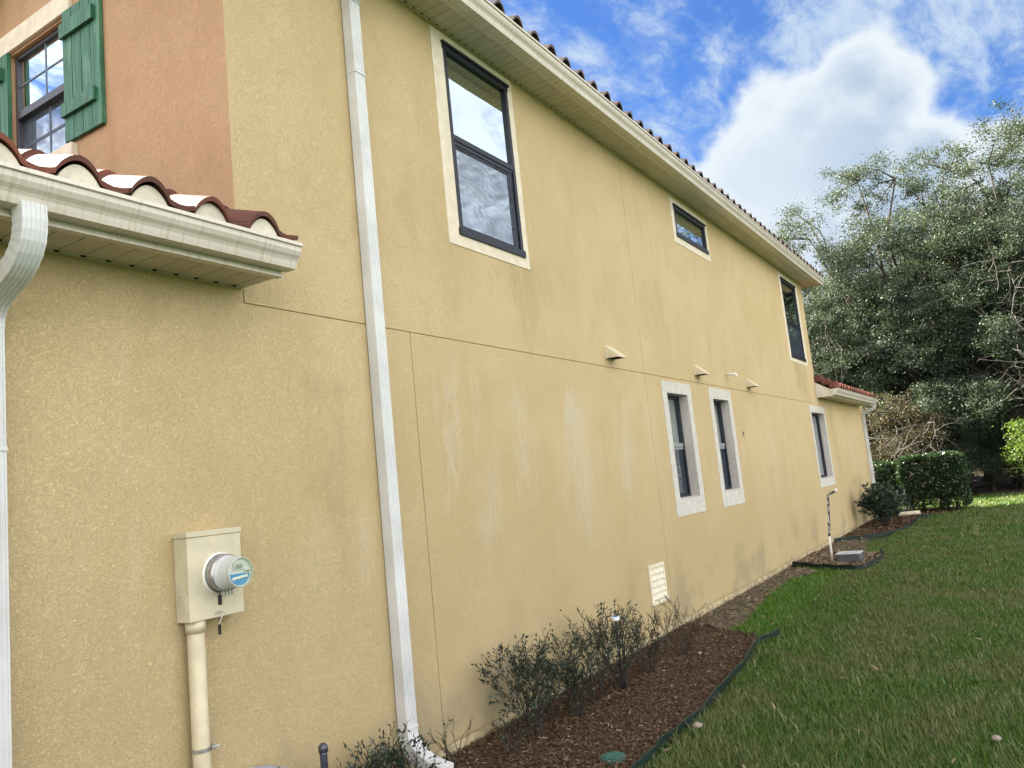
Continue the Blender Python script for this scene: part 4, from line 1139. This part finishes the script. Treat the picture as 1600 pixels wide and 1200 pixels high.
# ================================================================== HEDGE
def leaf_hedge(name, x0, x1, y0, y1, z0, z1, n, leaf, label, seed, stems=14):
    rg = np.random.default_rng(seed); r = random.Random(seed)
    root = empty(name, ((x0 + x1) / 2, (y0 + y1) / 2, 0)); tag(root, label, 'hedge')
    c = np.array([(x0 + x1) / 2, (y0 + y1) / 2, 0]); half = np.array([(x1 - x0) / 2, (y1 - y0) / 2])
    # clumps on a rounded-box shell, thicker near the surface
    q = rg.uniform(-1, 1, (n, 3)); ax = rg.choice(3, n, p=[.36, .36, .28])
    s = 1 - np.abs(rg.normal(0, .10, n)); sg = np.where(rg.uniform(size=n) < .5, -1, 1)
    for k in (0, 1): q[ax == k, k] = (s * sg)[ax == k]
    q[ax == 2, 2] = s[ax == 2]
    m = np.power(np.abs(q), 6).sum(1) ** (1 / 6); q = q * (np.minimum(1, 1 / m))[:, None]
    bump = 1 + .05 * np.sin(q[:, 0] * 5 + q[:, 1] * 3) + .04 * np.sin(q[:, 2] * 7 + q[:, 1] * 6) + .03 * rg.normal(size=n)
    P = np.stack([q[:, 0] * half[0] * bump, q[:, 1] * half[1] * bump, z0 + (q[:, 2] * .5 + .5) * (z1 - z0) * (1 + .012 * np.sin(q[:, 1] * 9))], 1)
    hole = np.sin(P[:, 0] * 9.1 + 1.3) * np.sin(P[:, 1] * 8.3) * np.sin(P[:, 2] * 9.7 + .7) > .42
    low = (P[:, 2] < z0 + .35) & (rg.uniform(size=n) < .5)
    P = P[~hole & ~low]
    V, F = leaf_quads(P, leaf, rg, .8, .5)
    np_mesh('foliage', V, F, MT['hedge'], root)
    mb = MB()
    for k in range(stems):
        a = Vector((r.uniform(-.7, .7) * half[0], r.uniform(-.8, .8) * half[1], -.03)); p = [a]
        for j in range(5): p.append(p[-1] + Vector((r.gauss(0, .06), r.gauss(0, .08), (z1 - .1) / 5)))
        mb.tube(p, [.03, .026, .02, .016, .012, .008], 6)
        for t in range(5):
            b_ = p[1 + t % 4]; mb.tube([b_, b_ + Vector((r.gauss(0, .2), r.gauss(0, .2), .2)), b_ + Vector((r.gauss(0, .35), r.gauss(0, .35), .42))], [.012, .008, .004], 5)
    mb.build('stems', MT['twine'], root, smooth=True, loc=(0, 0, 0))
    return root
leaf_hedge('hedge', 24.9, 26.3, 1.35, 3.0, .10, 1.60, 30000, .075, 'tall clipped dark green hedge block at the far end of the lawn', 41)
leaf_hedge('hedge', 25.35, 27.0, 3.05, 5.2, .25, 1.50, 24000, .075, 'lower paler hedge section behind the far downspout', 42)

# ================================================================== TREES
def tree_mesh(seed, H, R, trunk_r, nleaf, leaf, clump=.38, low=.22, lobes=13, oaky=True):
    """returns (trunk MB, leafV, leafF); tree with base at origin"""
    r = random.Random(seed); rg = np.random.default_rng(seed)
    mb = MB(); centers = []
    # main trunk and limbs towards lobe centres spread through the crown volume
    th = H * r.uniform(.18, .26)
    top = Vector((r.gauss(0, .3), r.gauss(0, .3), th))
    mb.tube([(0, 0, -.2), (.03, 0, .25), (top.x * .5, top.y * .5, th * .55), top], [trunk_r * 1.7, trunk_r * 1.15, trunk_r, trunk_r * .92], 12)
    clumps = []
    for k in range(lobes):
        a = 2 * math.pi * (k * .618 + r.uniform(-.06, .06)); zf = low + (1 - low) * ((k + .5) / lobes) ** .8
        rr = R * math.sqrt(max(0.05, 1 - (abs(zf - .52) / .62) ** 2.2)) * r.uniform(.55, 1.0)
        c = Vector((math.cos(a) * rr, math.sin(a) * rr, H * zf * r.uniform(.93, 1.03)))
        mid = top.lerp(c, .5) + Vector((r.gauss(0, .35), r.gauss(0, .35), r.uniform(-.1, .5)))
        q1 = top.lerp(mid, .5) + Vector((r.gauss(0, .2), r.gauss(0, .2), r.gauss(0, .2))); q2 = mid.lerp(c, .5) + Vector((r.gauss(0, .25), r.gauss(0, .25), r.gauss(0, .2)))
        lr = trunk_r * r.uniform(.28, .45)
        mb.tube([top, q1, mid, q2, c], [lr, lr * .8, lr * .6, lr * .4, lr * .2], 7)
        for t in range(r.randint(9, 13)):
            s = [q1, mid, q2, c][r.randint(1, 3)]
            o = Vector((r.gauss(0, 1), r.gauss(0, 1), r.gauss(.15, .6))).normalized() * R * r.uniform(.18, .42)
            e = s + o; m2 = s.lerp(e, .5) + Vector((r.gauss(0, .12), r.gauss(0, .12), r.gauss(.06, .12)))
            mb.tube([s, m2, e], [lr * .28, lr * .17, lr * .06], 5)
            for u in range(r.randint(5, 7)):
                b_ = [m2, e][r.randint(0, 1)]
                f = b_ + Vector((r.gauss(0, .32), r.gauss(0, .32), r.gauss(.05, .26))) * (R / 4)
                mb.tube([b_, b_.lerp(f, .5) + Vector((0, 0, .04)), f], [lr * .09, lr * .05, .008], 4, caps=False)
                clumps.append((f, r.uniform(.55, 1.25)))
    C = np.array([tuple(c[0]) for c in clumps]); wgt = np.array([c[1] for c in clumps])
    pick = rg.choice(len(C), nleaf, p=wgt / wgt.sum())
    sc_ = clump * wgt[pick][:, None] * (R / 4)
    P = C[pick] + rg.normal(size=(nleaf, 3)) * sc_ * np.array([1, 1, .62])
    P = P[P[:, 2] > .25]
    V, F = leaf_quads(P, leaf, rg, .8, .55)
    return mb, V, F
TREES = {}
def tree(key, spec, loc, rz, s, label, leafmat, cat='tree', grp='trees of the wood beyond the lawn', name='oak_tree'):
    if key not in TREES:
        mb, V, F = tree_mesh(*spec[:6], **spec[6])
        t = mb.build('trunk', MT['bark'], None, smooth=True); c = np_mesh('crown', V, F, MT[leafmat])
        TREES[key] = (t, c); fresh = True
    else:
        t0, c0 = TREES[key]; t = t0.copy(); c = c0.copy(); COL.objects.link(t); COL.objects.link(c)
    root = empty(name, loc); root.rotation_euler = (0, 0, rz); root.scale = (s, s, s)
    tag(root, label, cat, grp); t.parent = root; c.parent = root
    return root
OAK = (101, 13.2, 4.6, .36, 200000, .086, dict(clump=.205, low=.18, lobes=22))
OAK2 = (115, 12.6, 4.2, .30, 190000, .084, dict(clump=.205, low=.14, lobes=21))
ROUND = (131, 6.0, 2.8, .12, 60000, .10, dict(clump=.40, low=.06, lobes=14))
tree('A', OAK, (36.0, 3.1, -.02), 2.9, 1.02, 'broad live oak standing behind the hedge, its crown nearest the house roof', 'oakleaf')
tree('B', OAK2, (34.3, -.2, -.02), 1.2, .93, 'live oak with a visible trunk between the hedge and the yellow green bush', 'oakleaf2')
tree('A', OAK, (35.5, -3.2, -.02), 2.6, 1.02, 'tall open oak at the right edge of the picture', 'oakleaf')
tree('B', OAK2, (40.0, 7.6, -.02), 4.0, .80, 'oak reaching out over the far end of the main roof', 'oakleaf2')
tree('B', OAK2, (34.6, 5.9, -.02), 3.1, .78, 'shorter dense oak filling the space just beyond the end of the upper roof', 'oakleaf2')
tree('A', OAK, (43.0, 1.2, -.02), 5.0, .98, 'oak in the second row seen through the gap behind the two middle oaks', 'oakleaf')
tree('B', OAK2, (44.0, -3.6, -.02), .6, 1.05, 'oak in the second row behind the tall right edge oak', 'oakleaf2')
tree('B', OAK2, (47.0, 5.5, -.02), 2.1, .88, 'oak in the second row left of the broad oak', 'oakleaf2')
tree('A', OAK, (48.0, 11.0, -.02), 1.1, .85, 'far oak mostly hidden behind the house', 'oakleaf')
tree('A', OAK, (37.0, -9.0, -.02), 1.9, .95, 'oak just outside the right edge of the wood', 'oakleaf')
# understorey
k = 0
under = [(33.5, 4.9, 3.3, .62), (33.0, 2.6, 1.0, .50), (34.5, 1.0, 2.0, .55), (33.8, -1.9, .2, .52), (34.2, -4.2, 5.1, .6), (36.8, -1.2, 2.4, .75), (37.5, 6.6, .9, .8), (38.5, 2.6, 1.4, .85), (39.5, -3.6, 3.4, .85), (41, 9.5, 2.2, .9), (42, 4.5, .3, .95), (36.0, 9.5, 4.2, .7)]
ul = ['dark evergreen bush behind the lower hedge section', 'dark low bush right behind the tall hedge', 'dark bush at the foot of the oak with visible trunk', 'dark bush behind the yellow green bush', 'dark bush at the foot of the right edge oak', 'tall dark bush filling the gap right of the visible trunk',
      'tall dark bush left of the broad oak', 'tall dark bush between the broad oak and the visible trunk oak', 'tall dark bush deep behind the right edge oak', 'farthest left dark bush behind the house end', 'large dark bush in the second row behind the broad oak', 'dark bush hidden behind the far house corner']
for (x, y, rz, s), l in zip(under, ul):
    tree('R', ROUND, (x, y, -.02), rz, s, l, 'oakleaf2', 'bush', 'dark bushes under the oaks', 'evergreen_bush')
# dry brown brush above the hedge and the bright bush at the right
DRY = (151, 4.4, 1.9, .05, 12000, .09, dict(clump=.42, low=.25, lobes=12))
tree('D', DRY, (31.6, 3.3, -.02), .0, .86, 'brown dry brush with pale arching twigs showing above the hedge', 'drybrush', 'brush', 'dry brush at the wood edge', 'dry_brush')
tree('D', DRY, (32.2, 4.9, -.02), 2.0, .8, 'brown dry brush beside the far downspout', 'drybrush', 'brush', 'dry brush at the wood edge', 'dry_brush')
BRI = (161, 2.3, 1.0, .04, 9000, .085, dict(clump=.46, low=.30, lobes=10))
tree('Y', BRI, (30.6, -.55, -.02), .4, 1.0, 'sunlit yellow green bush at the right edge below the oaks', 'brightleaf', 'bush', None, 'bright_bush')
# bare pale vine tangles
def tangle(loc, H, R, n, label, seed):
    r = random.Random(seed); root = empty('bare_vine', loc); tag(root, label, 'vine', 'bare pale vines hanging in the wood')
    mb = MB()
    for k in range(n):
        a = r.uniform(0, 6.28); q = R * math.sqrt(r.random()); z = r.uniform(.15, 1) * H
        p = [Vector((math.cos(a) * q, math.sin(a) * q, z))]; d = Vector((r.gauss(0, .6), r.gauss(0, .6), r.uniform(-.4, .9))).normalized()
        for j in range(6):
            d = (d + Vector((r.gauss(0, .35), r.gauss(0, .35), r.gauss(-.12, .3)))).normalized(); p.append(p[-1] + d * r.uniform(.12, .30))
        mb.tube(p, [.009, .008, .007, .006, .005, .004, .002], 4, caps=False)
    for k in range(5):
        p = [Vector((r.gauss(0, R * .3), r.gauss(0, R * .3), 0))]
        for j in range(8): p.append(p[-1] + Vector((r.gauss(0, .25), r.gauss(0, .25), H / 8)))
        mb.tube(p, [.05 - .005 * j for j in range(9)], 5) if H > 5 and k < 2 else None
    mb.build('stems', MT['paletwig'], root, smooth=True, loc=(0, 0, 0))
tangle((31.4, -1.3, 0), 7.8, 1.3, 260, 'large pale bare vine tangle hanging in front of the right edge oak', 71)
tangle((30.4, 3.1, 0), 2.6, 1.0, 110, 'low pale bare branches just above the hedge top', 72)
tangle((33.0, 5.8, 0), 7.5, 1.3, 90, 'pale bare branches near the far corner of the upper roof', 73)
